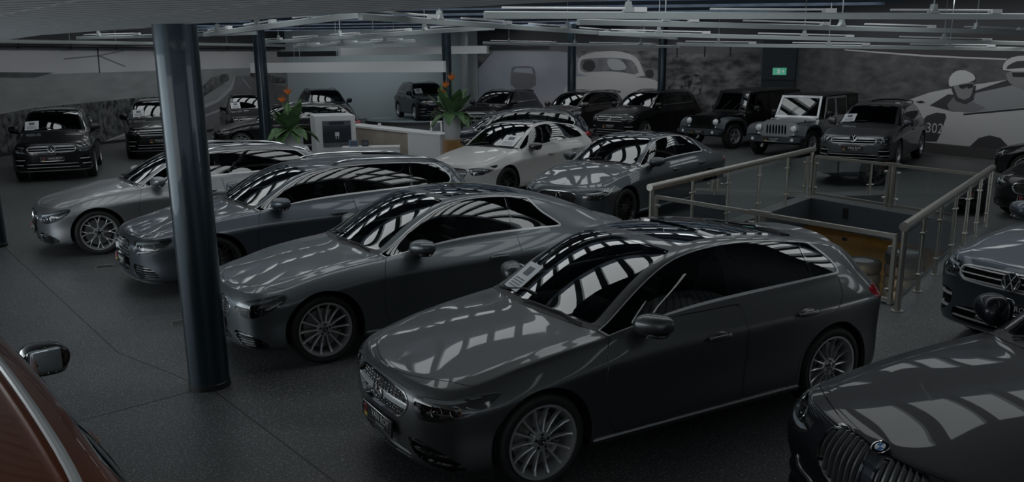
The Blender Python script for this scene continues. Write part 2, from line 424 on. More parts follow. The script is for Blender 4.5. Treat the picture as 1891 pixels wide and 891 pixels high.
    if hi:
        D = MB(); a0 = .35 if cx < 0 else 2.5
        for k in range(9):
            a = a0 - .42 + k * .105
            D.box((rr * .66 * math.cos(a), Y(.098), rr * .66 * math.sin(a)), (.06, .075, .06), 0, .01)
        D.obj('brake_caliper', cal or 'plastic', t)
    return t

def text_mesh(txt, size, name, m, parent, o, ax, ay, off=.0015):
    """lettering: a filled text curve turned into a mesh standing in the ax/ay plane"""
    cu = bpy.data.curves.new(name, 'FONT'); cu.body = txt; cu.size = size; cu.align_x = 'CENTER'; cu.align_y = 'CENTER'; cu.extrude = .0006; cu.resolution_u = 3
    tmp = bpy.data.objects.new(name, cu); link(tmp)
    me = bpy.data.meshes.new_from_object(tmp.evaluated_get(bpy.context.evaluated_depsgraph_get()))
    bpy.data.objects.remove(tmp); bpy.data.curves.remove(cu)
    ax = np.array(ax, float); ay = np.array(ay, float); az = np.cross(ax, ay); o = np.array(o, float)
    for v in me.vertices:
        q = o + ax * v.co[0] + ay * v.co[1] + az * (v.co[2] + off); v.co = tuple(q)
    me.name = name; me.materials.clear(); me.materials.append(MAT[m])
    ob = bpy.data.objects.new(name, me); link(ob)
    if parent is not None: ob.parent = parent
    return ob

def number_plate(parent, x, z, tilt=.0, w=.52, h=.115, txt='VAN ROY', y=0.0):
    """dealer plate: black with a silver edge, a yellow and red round mark and white lettering (faces -x)"""
    s, c = math.sin(tilt), math.cos(tilt)
    ax = np.array((0, -1., 0)); ay = np.array((s, 0, c)); az = np.cross(ax, ay)
    p = MB(); P = chaikin([(-w / 2, -h / 2), (w / 2, -h / 2), (w / 2, h / 2), (-w / 2, h / 2)], 0)
    p.prism(P, (x, y, z), ax, ay, az, .012); b = p.obj('number_plate', 'plate_black', parent, False)
    e = MB(); q = [np.array((x, y, z)) + ax * u * (w / 2 - .006) + ay * v * (h / 2 - .006) + az * .0125 for u, v in ((-1, -1), (1, -1), (1, 1), (-1, 1), (-1, -1))]
    for k in range(4): e.tube([q[k], q[k + 1]], .0022, 5)
    e.obj('plate_edge', 'chrome', b)
    o = np.array((x, y, z)) + az * .0122
    text_mesh(txt, .070, 'plate_lettering', 'plate_white', b, o + ax * .06 + ay * .012, ax, ay)
    text_mesh('Cars & Service', .024, 'plate_lettering', 'plate_white', b, o + ax * .06 - ay * .032, ax, ay)
    k = MB(); A = np.linspace(0, 2 * math.pi, 20, endpoint=False)
    k.prism([(-.026, -.024), (.026, -.024), (.026, .0), (-.026, .0)], o - ax * .195 - ay * .022, ax, ay, az, .001); k.obj('plate_mark', 'plate_yellow', b, False)
    k = MB(); k.tube([o - ax * .195 + ay * .012 + az * .002 + ax * .023 * math.cos(a) + ay * .023 * math.sin(a) for a in list(A) + [A[0]]], .005, 5, False); k.obj('plate_ring', 'plate_red', b)
    return b

def emblem(parent, kind, o, n, r):
    """badge on the nose at o, facing n"""
    n = np.array(n, float); n /= np.linalg.norm(n); ax = np.cross((0, 0, 1.), n); ax /= np.linalg.norm(ax); ay = np.cross(n, ax); o = np.array(o, float)
    A = np.linspace(0, 2 * math.pi, 33)
    def ring(c, rr, t, m, name='emblem', par=parent):
        b = MB(); b.tube([c + ax * rr * math.cos(a) + ay * rr * math.sin(a) for a in A], t, 6, False); return b.obj(name, m, par)
    def disc(c, rr, m, name, par, h=.006):
        b = MB(); b.prism([(rr * math.cos(a), rr * math.sin(a)) for a in A[:-1]], c, ax, ay, n, h); return b.obj(name, m, par, False)
    if kind == 'star':
        e = ring(o, r, r * .075, 'chrome', 'star_emblem')
        b = MB()
        for k in range(3):
            a = math.pi / 2 + k * 2 * math.pi / 3; u = ax * math.cos(a) + ay * math.sin(a); v = np.cross(n, u)
            b.add([o + v * r * .16 - u * r * .08, o + u * r, o - v * r * .16 - u * r * .08, o + n * r * .16, o - n * r * .05], [[0, 1, 3], [1, 2, 3], [2, 0, 3], [1, 0, 4], [2, 1, 4], [0, 2, 4]])
        b.obj('star', 'chrome', e, False)
    elif kind == 'vw':
        e = disc(o, r, 'gloss_black', 'emblem', parent); q = o + n * .008
        ring(q, r, r * .09, 'chrome', 'emblem_ring', e)
        b = MB()
        def st(pts): b.tube([q + ax * r * p[0] + ay * r * p[1] for p in pts], r * .085, 6)
        st([(-.42, .85), (0, .12)]); st([(0, .12), (.42, .85)])
        st([(-.88, .38), (-.42, -.82)]); st([(-.42, -.82), (0, .02)]); st([(0, .02), (.42, -.82)]); st([(.42, -.82), (.88, .38)])
        b.obj('emblem_letters', 'chrome', e)
    elif kind == 'roundel':
        e = disc(o, r, 'gloss_black', 'emblem', parent); q = o + n * .0065
        ring(q, r, r * .07, 'chrome', 'emblem_ring', e)
        for k in range(4):
            b = MB(); P = [(0, 0)] + [(r * .6 * math.cos(a), r * .6 * math.sin(a)) for a in np.linspace(k * math.pi / 2, (k + 1) * math.pi / 2, 9)]
            b.prism(P, q, ax, ay, n, .002); b.obj('emblem_quarter', 'badge_blue' if k % 2 else 'badge_white', e, False)
        ring(q + n * .001, r * .61, r * .04, 'chrome', 'emblem_ring', e)
    elif kind == 'rings':
        e = None
        for k in range(4):
            g = ring(o + ax * r * (k - 1.5) * 1.45, r, r * .11, 'chrome', 'ring_emblem', parent)

def side_mirror(parent, x, y, z, side, paint, hi=True, d=(.085, .125, .075)):
    """door mirror: shell, black foot, mirror glass. side -1 = left"""
    b = MB(); nu, nv = (28, 18) if hi else (14, 10)
    b.sell((0, 0, 0), d, .75, .75, nu, nv)
    b.v = [(p[0] + (.035 * (p[1] * side / d[1]) if True else 0) - (.02 if p[0] < 0 else 0) * (1 - (p[2] / d[2]) ** 2), p[1], p[2] * (1 + .18 * (-p[1] * side) / d[1]) + .012 * (p[1] * side / d[1])) for p in b.v]
    b.v = [(min(p[0], d[0] * .62 + .02 * p[1] * side / d[1]), p[1], p[2]) for p in b.v]
    o = b.obj('door_mirror', paint, parent, ang=60); o.location = (x, side * (y + d[1] * .95), z)
    g = MB(); g.sell((d[0] * .64, 0, .0), (.012, d[1] * .84, d[2] * .80), .3, .75, nu, 8); g.obj('mirror_glass', 'mirror', o)
    k = MB(); k.sell((0.0, 0, -d[2] * .80), (d[0] * .8, d[1] * .86, .022), .8, .8, nu, 8); k.obj('mirror_base', 'gloss_black', o)
    f = MB(); f.tube([(0.0, -side * d[1] * .45, -d[2] * .82), (.01, -side * d[1] * .9, -d[2] * 1.15), (.02, -side * (d[1] * 1.25), -d[2] * 1.3)], [.03, .028, .036], 10); f.obj('mirror_foot', 'gloss_black', o)
    return o

def seat(parent, x, y, z0, m='leather', k=1.0):
    b = MB(); b.sell((x - .02, y, z0 + .10), (.27, .25, .10), .5, .5, 16, 8)
    for q in range(6):
        u = q / 5; b.sell((x + .22 + .16 * u, y, z0 + .18 + .56 * u * k), (.075, .245 - .05 * u * u, .13), .5, .5, 16, 6)
    b.sell((x + .40, y, z0 + .83 * k), (.055, .13, .095), .6, .6, 14, 8)
    return b.obj('seat', m, parent, ang=70)

def poly_f(sk, a, b, poly): return poly_sdf(sk.V[:, a], sk.V[:, b], poly)

def build_car(name, label, paint, sp, loc, rz, hi=2, cat='car', group=None, opt=None):
    """loc = ground point under the front axle centre; hi 2 near, 1 middle, 0 far"""
    o = dict(sp.get('opt', {})); o.update(opt or {})
    L = sp['L']; ax0, ax1 = sp['ax']; sx = -L / 2; wr, rr = sp['wheel']
    c, s = math.cos(rz), math.sin(rz); d = L / 2 - ax0
    T = thing(name, label, cat, (loc[0] + c * d, loc[1] + s * d, 0), rz, group)
    n = {2: 6, 1: 4, 0: 3}[hi]
    sk = car_skin(sp, n); full = sk
    X, Z, SS, JJ, AF, AR = 0, 2, 6, 7, 8, 9
    rimd = .012 if hi else 0
    def put(nm, m, q, side, par=T, off=0., rim=None, label=None):
        if off: q = q.off(off)
        rd = rimd if rim is None else rim
        if rd: q = q.rim(rd)
        return skin_obj(nm, m, par, q, side, sx, label)
    def both(nm, m, q, par=(None, None), **k):
        return [put(nm, m, q, sd, par[i] or T, **k) for i, sd in enumerate((-1, 1))]
    # surface lookup on the nose / side
    VF = full.V
    def at(a, z, col=AF, smax=None):
        k = (VF[:, col] - a) ** 2 + (VF[:, Z] - z) ** 2 + np.where(VF[:, JJ] > 9.5, 1, 0); i = np.argsort(k)[:4]; w = 1 / (k[i] + 1e-5); w /= w.sum()
        q = (VF[i, :6] * w[:, None]).sum(0); return q[:3] + np.array([sx, 0, 0]), q[3:6] / np.linalg.norm(q[3:6])
    def side_at(x, z):
        k = (VF[:, 0] - x) ** 2 + (VF[:, Z] - z) ** 2 + np.where((VF[:, JJ] > 8) | (VF[:, 4] < .3), 1, 0); i = np.argsort(k)[:4]; w = 1 / (k[i] + 1e-5); w /= w.sum()
        q = (VF[i, :6] * w[:, None]).sum(0); return q[:3] + np.array([sx, 0, 0]), q[3:6]
    # --- wheel arches
    ra = wr + sp.get('archgap', .045)
    V = sk.V; f = np.minimum(np.hypot(V[:, 0] - ax0, V[:, 2] - wr - .005), np.hypot(V[:, 0] - ax1, V[:, 2] - wr - .005)) - ra
    f = np.maximum(f, .35 - V[:, 1]); _, sk = sk.clip(f)
    # --- glass
    cowl, r0, r1 = 4 + sp['cowl'], 4 + sp['roof0'], 4 + sp['roof1']
    back = 4 + sp['back']; dlo = chaikin(sp['dlo'], 2)
    def f_side(q, e): return np.maximum.reduce([(sp.get('j0', 8.12) - q.V[:, JJ]) * .12 + e, (q.V[:, JJ] - sp.get('j1', 10.55)) * .16 + e, poly_f(q, X, Z, dlo) + e, (cowl + .2 - q.V[:, SS]) * .2 + e])
    def f_ws(q, e): return np.maximum.reduce([(sp.get('jw', 11.35) - q.V[:, JJ]) * .2 + e, (cowl + sp.get('ws0', .55) - q.V[:, SS]) * .18 + e, (q.V[:, SS] - r0 + sp.get('ws1', .35)) * .25 + e])
    def f_rw(q, e): return np.maximum.reduce([(sp.get('jr', 11.4) - q.V[:, JJ]) * .2 + e, (r1 + sp.get('rw0', .5) - q.V[:, SS]) * .2 + e, (q.V[:, SS] - back + sp.get('rw1', .5)) * .2 + e])
    liner = car_skin(sp, 2)
    for ff in (f_side, f_ws, f_rw): _, liner = liner.clip(ff(liner, .0))
    V = liner.V; f = np.minimum(np.hypot(V[:, 0] - ax0, V[:, 2] - wr), np.hypot(V[:, 0] - ax1, V[:, 2] - wr)) - ra - .02
    _, liner = liner.clip(np.maximum(f, .3 - V[:, 1]))
    put('interior_lining', 'lining', liner, 0, off=-.03, rim=0)
    win, sk = sk.clip(f_side(sk, 0)); trim_in, trim = win.clip(f_side(win, o.get('trimw', .016)))
    ws, sk = sk.clip(f_ws(sk, 0)); rw, sk = sk.clip(f_rw(sk, 0))
    both('window_trim', o.get('trim', 'bright_trim'), trim, off=.002)
    wsi, wsr = ws.clip(f_ws(ws, .022)); put('windscreen_seal', 'gloss_black', wsr, 0); put('windscreen', 'glass', wsi, 0, off=-.002, rim=0)
    rwi, rwr = rw.clip(f_rw(rw, .025))
    if rw.F: put('rear_window_seal', 'gloss_black', rwr, 0); put('rear_window', 'glass_dark', rwi, 0, off=-.002, rim=0)
    # roof glass
    if o.get('pano'):
        a, b, jm = o['pano']
        fp = lambda q, e=0: np.maximum.reduce([(jm - q.V[:, JJ]) * .2 + e, (4 + a - q.V[:, SS]) * .3 + e, (q.V[:, SS] - 4 - b) * .3 + e])
        pn, sk = sk.clip(fp(sk)); mid_s = 4 + a + (b - a) * .32
        p1, p2 = pn.clip((pn.V[:, SS] - mid_s) * .3)
        put('roof_glass', 'roof_glass', p1, 0); put('roof_glass', 'roof_glass', p2, 0, off=.012 if o.get('vent') else .003)
    elif o.get('roof'):
        pn, sk = sk.clip(np.maximum.reduce([(11.2 - sk.V[:, JJ]) * .2, (r0 - .3 - sk.V[:, SS]) * .3, (sk.V[:, SS] - r1 - .4) * .3])); put('roof_panel', o['roof'], pn, 0)
    # --- nose: lamps, grille, intakes given as polygons over (arc round the nose, height)
    lamps = []
    for fz in o.get('fascia', sp.get('fascia', [])):
        poly = chaikin(fz['p'], fz.get('r', 1)); col = AR if fz.get('rear') else AF
        smx = sp.get('fas_s', 7.5)
        g = np.maximum(poly_f(sk, col, Z, poly), (sk.V[:, JJ] - fz.get('jmax', 8.5)) * .05)
        if col == AF: g = np.maximum(g, (sk.V[:, SS] - smx) * .1)
        else: g = np.maximum(g, (len(sp['st']) + 7 - smx - 1.0 - sk.V[:, SS]) * .1)
        pa, sk = sk.clip(g)
        if not pa.F: continue
        mid = min(p[0] for p in fz['p']) < .02; sides = (0,) if mid else (-1, 1)
        for sd in sides:
            k = fz['k']
            if k == 'lamp':
                h = put('headlamp', 'lamp_dark', pa, sd, off=-.045, rim=-.043, label=None)
                put('headlamp_lens', 'lens', pa, sd, par=h, off=-.001, rim=0)
                for dr in fz.get('drl', []):
                    b, _ = pa.clip(poly_f(pa, AF, Z, dr)); put('light_bar', 'lamp_white', b, sd, par=h, off=-.014, rim=.012)
                for (pa_, pz, pr) in fz.get('proj', []):
                    q, nn = at(pa_, pz); q = q - nn * .035
                    m = MB(); m.sell((q[0], sd * q[1], q[2]), (pr, pr, pr), 1, 1, 14, 10); pj = m.obj('projector', 'lens_ball', h)
                    m = MB(); u = np.array([nn[0], nn[1] * sd, nn[2]]); a1 = np.cross(u, (0, 0, 1.)); a1 /= np.linalg.norm(a1); a2 = np.cross(u, a1)
                    q2 = np.array([q[0], sd * q[1], q[2]]) + u * pr * .45
                    m.tube([q2 + (a1 * math.cos(a) + a2 * math.sin(a)) * pr * 1.12 for a in np.linspace(0, 2 * math.pi, 21)], pr * .16, 6, False); m.obj('projector_ring', 'chrome', h)
            elif k == 'tail':
                h = put('tail_lamp', 'red_lens', pa, sd, off=.004, rim=.02)
            elif k == 'patch':
                put(fz['n'], fz['m'], pa, sd, off=fz.get('off', 0), rim=fz.get('rim', None))
            elif k == 'grille':
                rec = fz.get('rec', .03)
                h = put(fz.get('n', 'grille'), fz.get('m', 'grille_black'), pa, sd, off=-rec, rim=-rec)
                st = fz.get('slat')                           # (column, number, fill, material, recess)
                if st:
                    cc = {'z': Z, 'a': AF}[st[0]]; lo, hi_ = pa.V[:, cc].min(), pa.V[:, cc].max()
                    if mid and st[0] == 'a': lo = 0
                    ph = st[5] if len(st) > 5 else .5
                    for q in range(st[1]):
                        m0 = lo + (hi_ - lo) * (q + ph) / st[1]; hw = (hi_ - lo) / st[1] * st[2] / 2
                        b, _ = pa.clip(pa.V[:, cc] - m0 - hw); b, _ = b.clip(m0 - hw - b.V[:, cc]) if b.F else (b, b)
                        if b.F: put('slat', st[3], b, sd, par=h, off=-st[4], rim=.02)
                if fz.get('frame'):
                    e = fz['frame'][0]; _, b = pa.clip(np.maximum(poly_f(pa, col, Z, poly) + e, -1))
                    put(fz.get('n', 'grille') + '_frame', fz['frame'][1], b, sd, par=h, off=.004, rim=.03)
                if fz.get('studs'):
                    m = MB(); da, dz = fz['studs']; zz = pa.V[:, Z].min() + dz / 2; r_ = 0
                    while zz < pa.V[:, Z].max():
                        a_ = (da / 2 if r_ % 2 else 0)
                        while a_ < pa.V[:, AF].max():
                            if poly_sdf(np.array([a_]), np.array([zz]), poly)[0] < -.012:
                                q, nn = at(a_, zz); q = q - nn * (rec - .008)
                                for e in ((-1, 1) if a_ > .001 else (1,)):
                                    m.sell((q[0], e * q[1], q[2]), (.006, .0065, .0045), 1, 1, 6, 4)
                            a_ += da
                        zz += dz; r_ += 1
                    if m.v: m.obj('grille_studs', 'chrome', h)['kind'] = 'stuff'
    if o.get('emblem'):
        k, z, r, dn = o['emblem']; q, nn = at(0, z); emblem(T, k, (q[0] + nn[0] * dn, 0, q[2] + nn[2] * dn), (nn[0], 0, max(0, nn[2]) * .8), r)
    if o.get('plate'):
        z = o['plate']; q, nn = at(0, z); number_plate(T, q[0] - .012, z, .06, y=0)
    for (az, zz, off, rad, m, nm) in o.get('strips', []):     # bars that follow the nose: list of (arc,z)
        pass
    # --- bonnet, doors, bumpers
    hx = sp['hood']                                          # (front line x at centre, x at hood edge, row limit, y at edge)
    def f_hood(q):
        y = q.V[:, 1]; xl = hx[0] + (hx[1] - hx[0]) * (y / hx[3]) ** 2
        return np.maximum.reduce([xl - q.V[:, 0], (hx[2] - q.V[:, JJ]) * .08, (q.V[:, SS] - cowl - sp.get('hood1', .1)) * .15])
    hd, sk = sk.clip(f_hood(sk)); put('bonnet', paint, hd.clip(f_hood(hd) + .0065)[0], 0)
    cwl, sk = sk.clip(np.maximum.reduce([(cowl + sp.get('hood1', .1) - sk.V[:, SS]) * .15, (sk.V[:, SS] - cowl - sp.get('ws0', .55)) * .15, (10.2 - sk.V[:, JJ]) * .2])); put('windscreen_cowl', 'plastic', cwl, 0)
    doors = []
    for k, (dp, xs_) in enumerate(zip(sp['doors'], sp['handles'])):
        g = np.maximum(poly_f(sk, X, Z, dp), (sk.V[:, JJ] - 7.92) * .1); g = np.maximum(g, .3 - sk.V[:, 1])
        dr, sk = sk.clip(g); dr, _ = dr.clip(np.maximum(poly_f(dr, X, Z, dp) + .006, (dr.V[:, JJ] - 7.9) * .1))
        ds = both('door', paint, dr)
        doors.append(ds)
        hxp, hzp = xs_
        q, nn = side_at(hxp, hzp)
        for e, dd in zip((-1, 1), ds):
            if dd is None: continue
            m = MB(); m.sell((q[0], e * (q[1] + .030), q[2]), (.105, .012, .017), .6, .7, 20 if hi else 10, 8); m.sell((q[0] - .095, e * (q[1] + .012), q[2]), (.012, .022, .014), .6, .6, 10, 6); m.sell((q[0] + .095, e * (q[1] + .012), q[2]), (.012, .022, .014), .6, .6, 10, 6)
            m.obj('door_handle', o.get('handle', paint), dd, ang=60)
            if hi:
                m = MB(); a1 = np.array((1., 0, 0)); N3 = np.array((nn[0], nn[1] * e, nn[2])); N3 /= np.linalg.norm(N3); a1 = a1 - N3 * a1.dot(N3); a1 /= np.linalg.norm(a1); a2 = np.cross(N3, a1)
                A = np.linspace(0, 2 * math.pi, 24, endpoint=False)
                m.add([np.array((q[0], e * q[1], q[2])) + N3 * (.0045 - .003) + a1 * .09 * math.cos(a) + a2 * .034 * math.sin(a) for a in A] + [np.array((q[0], e * q[1], q[2])) + N3 * (.0065) + a1 * .082 * math.cos(a) + a2 * .028 * math.sin(a) for a in A], [[i, (i + 1) % 24, 24 + (i + 1) % 24, 24 + i] for i in range(24)] + [[24 + i for i in range(24)]]); m.obj('handle_recess', o.get('recess', paint), dd)
    for cd in sp.get('clad', []) if o.get('clad') else []:
        V = sk.V; dist = np.minimum(np.hypot(V[:, 0] - ax0, V[:, 2] - wr), np.hypot(V[:, 0] - ax1, V[:, 2] - wr))
        f = np.minimum(V[:, 2] - cd[0], dist - ra - cd[1]); cl, sk = sk.clip(f); put('cladding', 'plastic', cl, 0, off=.006)
    if o.get('fbump'):
        b, sk = sk.clip(np.maximum(poly_f(sk, AF, Z, o['fbump']), (sk.V[:, JJ] - 8) * .1)); put('front_bumper', paint, b.clip(np.maximum(poly_f(b, AF, Z, o['fbump']) + .002, (b.V[:, JJ] - 8) * .1))[0], 0)
    if o.get('sill'):
        zs = o['sill']; b, sk = sk.clip(np.maximum.reduce([sk.V[:, Z] - zs, ax0 + ra - sk.V[:, X], sk.V[:, X] - ax1 + ra, .4 - sk.V[:, 1]])); both('side_skirt', o.get('sillm', paint), b, off=.010)
        if hi: both('sill_trim', 'bright_trim', b.clip(zs - .014 - b.V[:, Z])[0], off=.013)
    put('body', paint, sk, 0)
    # --- side windows, pillars
    bx = sp['pillars']
    q = trim_in; k = 0
    for (xb, slope, wd, m) in bx:
        line = q.V[:, 0] - xb - slope * (q.V[:, 2] - 1.0)
        a, b_ = q.clip(line + wd / 2); both('side_window', o.get('sidem', ('glass', 'glass'))[0 if k == 0 else 1], a, off=-.003, rim=0)
        line = b_.V[:, 0] - xb - slope * (b_.V[:, 2] - 1.0)
        p, q = b_.clip(line - wd / 2); both('pillar', m, p, off=.0)
        k += 1
    both('side_window', o.get('sidem', ('glass', 'glass'))[1], q, off=-.003, rim=0)
    # --- mirrors, wheels, liners
    mx, mz = sp['mirror']; q, nn = side_at(mx, mz - .12)
    for e in (-1, 1): side_mirror(T, mx + sx, q[1] - .02, mz, e, o.get('mirrorm', paint), hi > 0, sp.get('mird', (.085, .125, .075)))
    ww = sp['st'][len(sp['st']) // 2][1]
    for i, xa in enumerate((ax0, ax1)):
        q, nn = side_at(xa, wr + ra + .03)
        yo = q[1] - sp.get('inset', .022)
        for e in (-1, 1):
            wheel(T, xa + sx, e * yo, wr, rr, o.get('spokes', 'multi'), e, o.get('rimm', 'alloy'), hi > 0, o.get('cal'), o.get('steer', 0) if i == 0 else 0)
            m = MB(); V = []; A = np.linspace(-.25, math.pi + .25, 25)
            for yy in (yo + .008, yo - .30):
                for a in A: V.append((xa + sx + (ra + .006) * math.cos(a), e * yy, wr + .005 + (ra + .006) * math.sin(a)))
            V.append((xa + sx, e * (yo - .30), wr)); V += []
            F = [[i_, i_ + 1, 26 + i_, 25 + i_] for i_ in range(24)] + [[25 + i_, 26 + i_, 50] for i_ in range(24)]
            m.add(V, F); m.obj('arch_liner', 'plastic', T)
    m = MB(); m.box((sx + L / 2, 0, sp['st'][len(sp['st']) // 2][8] + .05), (L * .86, ww * 1.5, .05), 0, .02); m.obj('underbody', 'plastic', T)
    # --- cabin
    if o.get('cabin', True):
        xc = sp['st'][sp['cowl']][0]; zb = sp['st'][sp['cowl']][2]; k = sp.get('seatk', 1.0); z0 = sp.get('seatz', .34); lm = o.get('seatm', 'leather')
        m = MB(); m.sell((sx + xc + .36, 0, zb - .20), (.36, ww * .80, .19), .45, .4, 28, 10); m.obj('dashboard', 'lining', T, ang=60)
        xs_ = sx + xc + 1.02
        for y in (-.37, .37): seat(T, xs_, y, z0, lm, k)
        if not o.get('two'):
            m = MB(); xr = xs_ + .86; m.sell((xr, 0, z0 + .12), (.26, .62, .1), .4, .3, 20, 8)
            for q_ in range(5): m.sell((xr + .25 + .05 * q_, 0, z0 + .2 + .13 * q_ * k), (.08, .62 - .02 * q_, .1), .4, .3, 20, 6)
            for y in (-.4, .4): m.sell((xr + .47, y, z0 + .80 * k), (.05, .12, .075), .6, .6, 12, 6)
            m.obj('rear_seat', lm, T, ang=70)
        A = np.linspace(0, 2 * math.pi, 25); m = MB(); cx, cy, cz = sx + xc + .64, -.37, zb - .06
        m.tube([(cx - .07 * math.sin(a) , cy + .18 * math.cos(a), cz + .165 * math.sin(a)) for a in A], .015, 7, False)
        for a in (0, math.pi, -math.pi / 2): m.tube([(cx, cy, cz), (cx - .07 * math.sin(a), cy + .17 * math.cos(a), cz + .155 * math.sin(a))], .016, 6)
        m.sell((cx, cy, cz), (.03, .06, .055), .7, .7, 12, 8); m.obj('steering_wheel', 'plastic', T)
        if hi: 
            r0x = sp['st'][sp['roof0']]; m = MB(); m.sell((sx + r0x[0] - .16 + r0x[7], 0, r0x[6] - .12), (.02, .11, .03), .6, .6, 14, 8); m.tube([(sx + r0x[0] - .16 + r0x[7], 0, r0x[6] - .1), (sx + r0x[0] - .18 + r0x[7], 0, r0x[6] - .05)], .012); m.obj('rear_view_mirror', 'plastic', T)
    # --- wipers, rails, fin, paper
    if hi and sp.get('wipers', True):
        cwx = sp['st'][sp['cowl']]; zz = cwx[6]
        def top_at(x, y):
            k = (VF[:, 0] - x) ** 2 + (VF[:, 1] - abs(y)) ** 2 + np.where(VF[:, JJ] < 9, 1, 0); i = np.argmin(k); return VF[i, :3]
        for (xa_, ya, xb_, yb) in o.get('wip', [(cwx[0] + cwx[7] + .03, .10, cwx[0] - .07, -.58), (cwx[0] - .05, .60, cwx[0] + cwx[7] + .12, .02)]):
            pa_ = []
            for u in np.linspace(0, 1, 7):
                p = top_at(xa_ + (xb_ - xa_) * u, ya + (yb - ya) * u); pa_.append((p[0] + sx, (ya + (yb - ya) * u), p[2] + .016))
            m = MB(); m.tube(pa_, .008, 6); m.obj('wiper', 'plastic', T)
    if o.get('rails'):
        a, b, yo, m_ = o['rails']; pts = []
        for u in np.linspace(0, 1, 15):
            s_ = 4 + a + (b - a) * u; k = (VF[:, SS] - s_) ** 2 + (VF[:, JJ] - yo) ** 2 * .2; i = np.argmin(k); h_ = .035 * min(1, 6 * u, 6 * (1 - u)) + .004
            pts.append(VF[i, :3] + np.array([sx, 0, h_]))
        for e in (-1, 1):
            m = MB(); m.tube([(p[0], e * p[1], p[2]) for p in pts], .016, 8); m.obj('roof_rail', m_, T)
    if o.get('fin'):
        s_ = o['fin']; k = (VF[:, SS] - 4 - s_) ** 2 + (VF[:, JJ] - 14) ** 2; p = VF[np.argmin(k), :3]
        m = MB(); m.add([(p[0] + sx - .09, 0, p[2] - .005), (p[0] + sx + .07, -.02, p[2] - .008), (p[0] + sx + .07, .02, p[2] - .008), (p[0] + sx + .07, 0, p[2] + .06), (p[0] + sx + .03, 0, p[2] + .055)], [[0, 1, 4], [0, 4, 2], [1, 3, 4], [2, 4, 3], [1, 2, 3], [0, 2, 1]]); m.obj('antenna_fin', paint, T)
    if o.get('paper'):
        s_, y0, wd, ln = o['paper']
        a = []
        for ss in (s_, s_ + ln):
            for yy in (y0 - wd / 2, y0 + wd / 2):
                k = ((VF[:, SS] - ss) * .2) ** 2 + (VF[:, 1] - abs(yy)) ** 2 + np.where(VF[:, JJ] < 11, 1, 0); i = np.argmin(k); p = VF[i, :3] + VF[i, 3:6] * .012; a.append((p[0] + sx, yy, p[2]))
        m = MB(); q_ = [np.array(t) for t in a]; up = np.array((-.003, 0, .004))
        m.add([q_[0], q_[1], q_[3], q_[2]] + [t + up for t in (q_[0], q_[1], q_[3], q_[2])], [[0, 3, 2, 1], [4, 5, 6, 7], [0, 1, 5, 4], [1, 2, 6, 5], [2, 3, 7, 6], [3, 0, 4, 7]]); ps = m.obj('price_sheet', 'paper', T, False)
        m = MB(); w0 = lambda u, v: q_[0] * (1 - u) * (1 - v) + q_[1] * u * (1 - v) + q_[2] * (1 - u) * v + q_[3] * u * v + up * 1.5
        m.add([w0(.3, .55), w0(.7, .55), w0(.7, .85), w0(.3, .85)], [[0, 1, 2, 3]])
        for r_ in range(4): m.add([w0(.15, .1 + .09 * r_), w0(.85, .1 + .09 * r_), w0(.85, .13 + .09 * r_), w0(.15, .13 + .09 * r_)], [[0, 1, 2, 3]])
        m.obj('sheet_print', 'print', ps, False)
    if o.get('spoiler'):
        x0_, z0_, hw_, ln_ = o['spoiler']; m = MB(); P = []
        nn_ = 16; V = []
        for i in range(nn_ + 1):
            u = -1 + 2 * i / nn_; y = u * hw_; dx = -.07 * u * u; dz = -.04 * u * u - .03 * abs(u) ** 6
            V += [(x0_ + sx + dx - .1, y, z0_ + dz - .006), (x0_ + sx + dx + ln_, y, z0_ + dz), (x0_ + sx + dx + ln_ + .004, y, z0_ + dz - .02), (x0_ + sx + dx - .05, y, z0_ + dz - .05)]
        F = [[4 * i + k, 4 * i + (k + 1) % 4, 4 * i + 4 + (k + 1) % 4, 4 * i + 4 + k] for i in range(nn_) for k in range(4)] + [[3, 2, 1, 0], [4 * nn_ + k for k in range(4)]]
        m.add(V, F); m.obj('spoiler', o.get('spoilm', paint), T, ang=50)
    return T
# ------------------------------------------------------------------ shapes of the kinds of car in the hall
def G(p, **k): return dict(k='grille', p=p, **k)
def LAMP(p, **k): return dict(k='lamp', p=p, **k)
def TAIL(p, **k): return dict(k='tail', p=p, rear=True, **k)
def PATCH(p, n, m, **k): return dict(k='patch', p=p, n=n, m=m, **k)

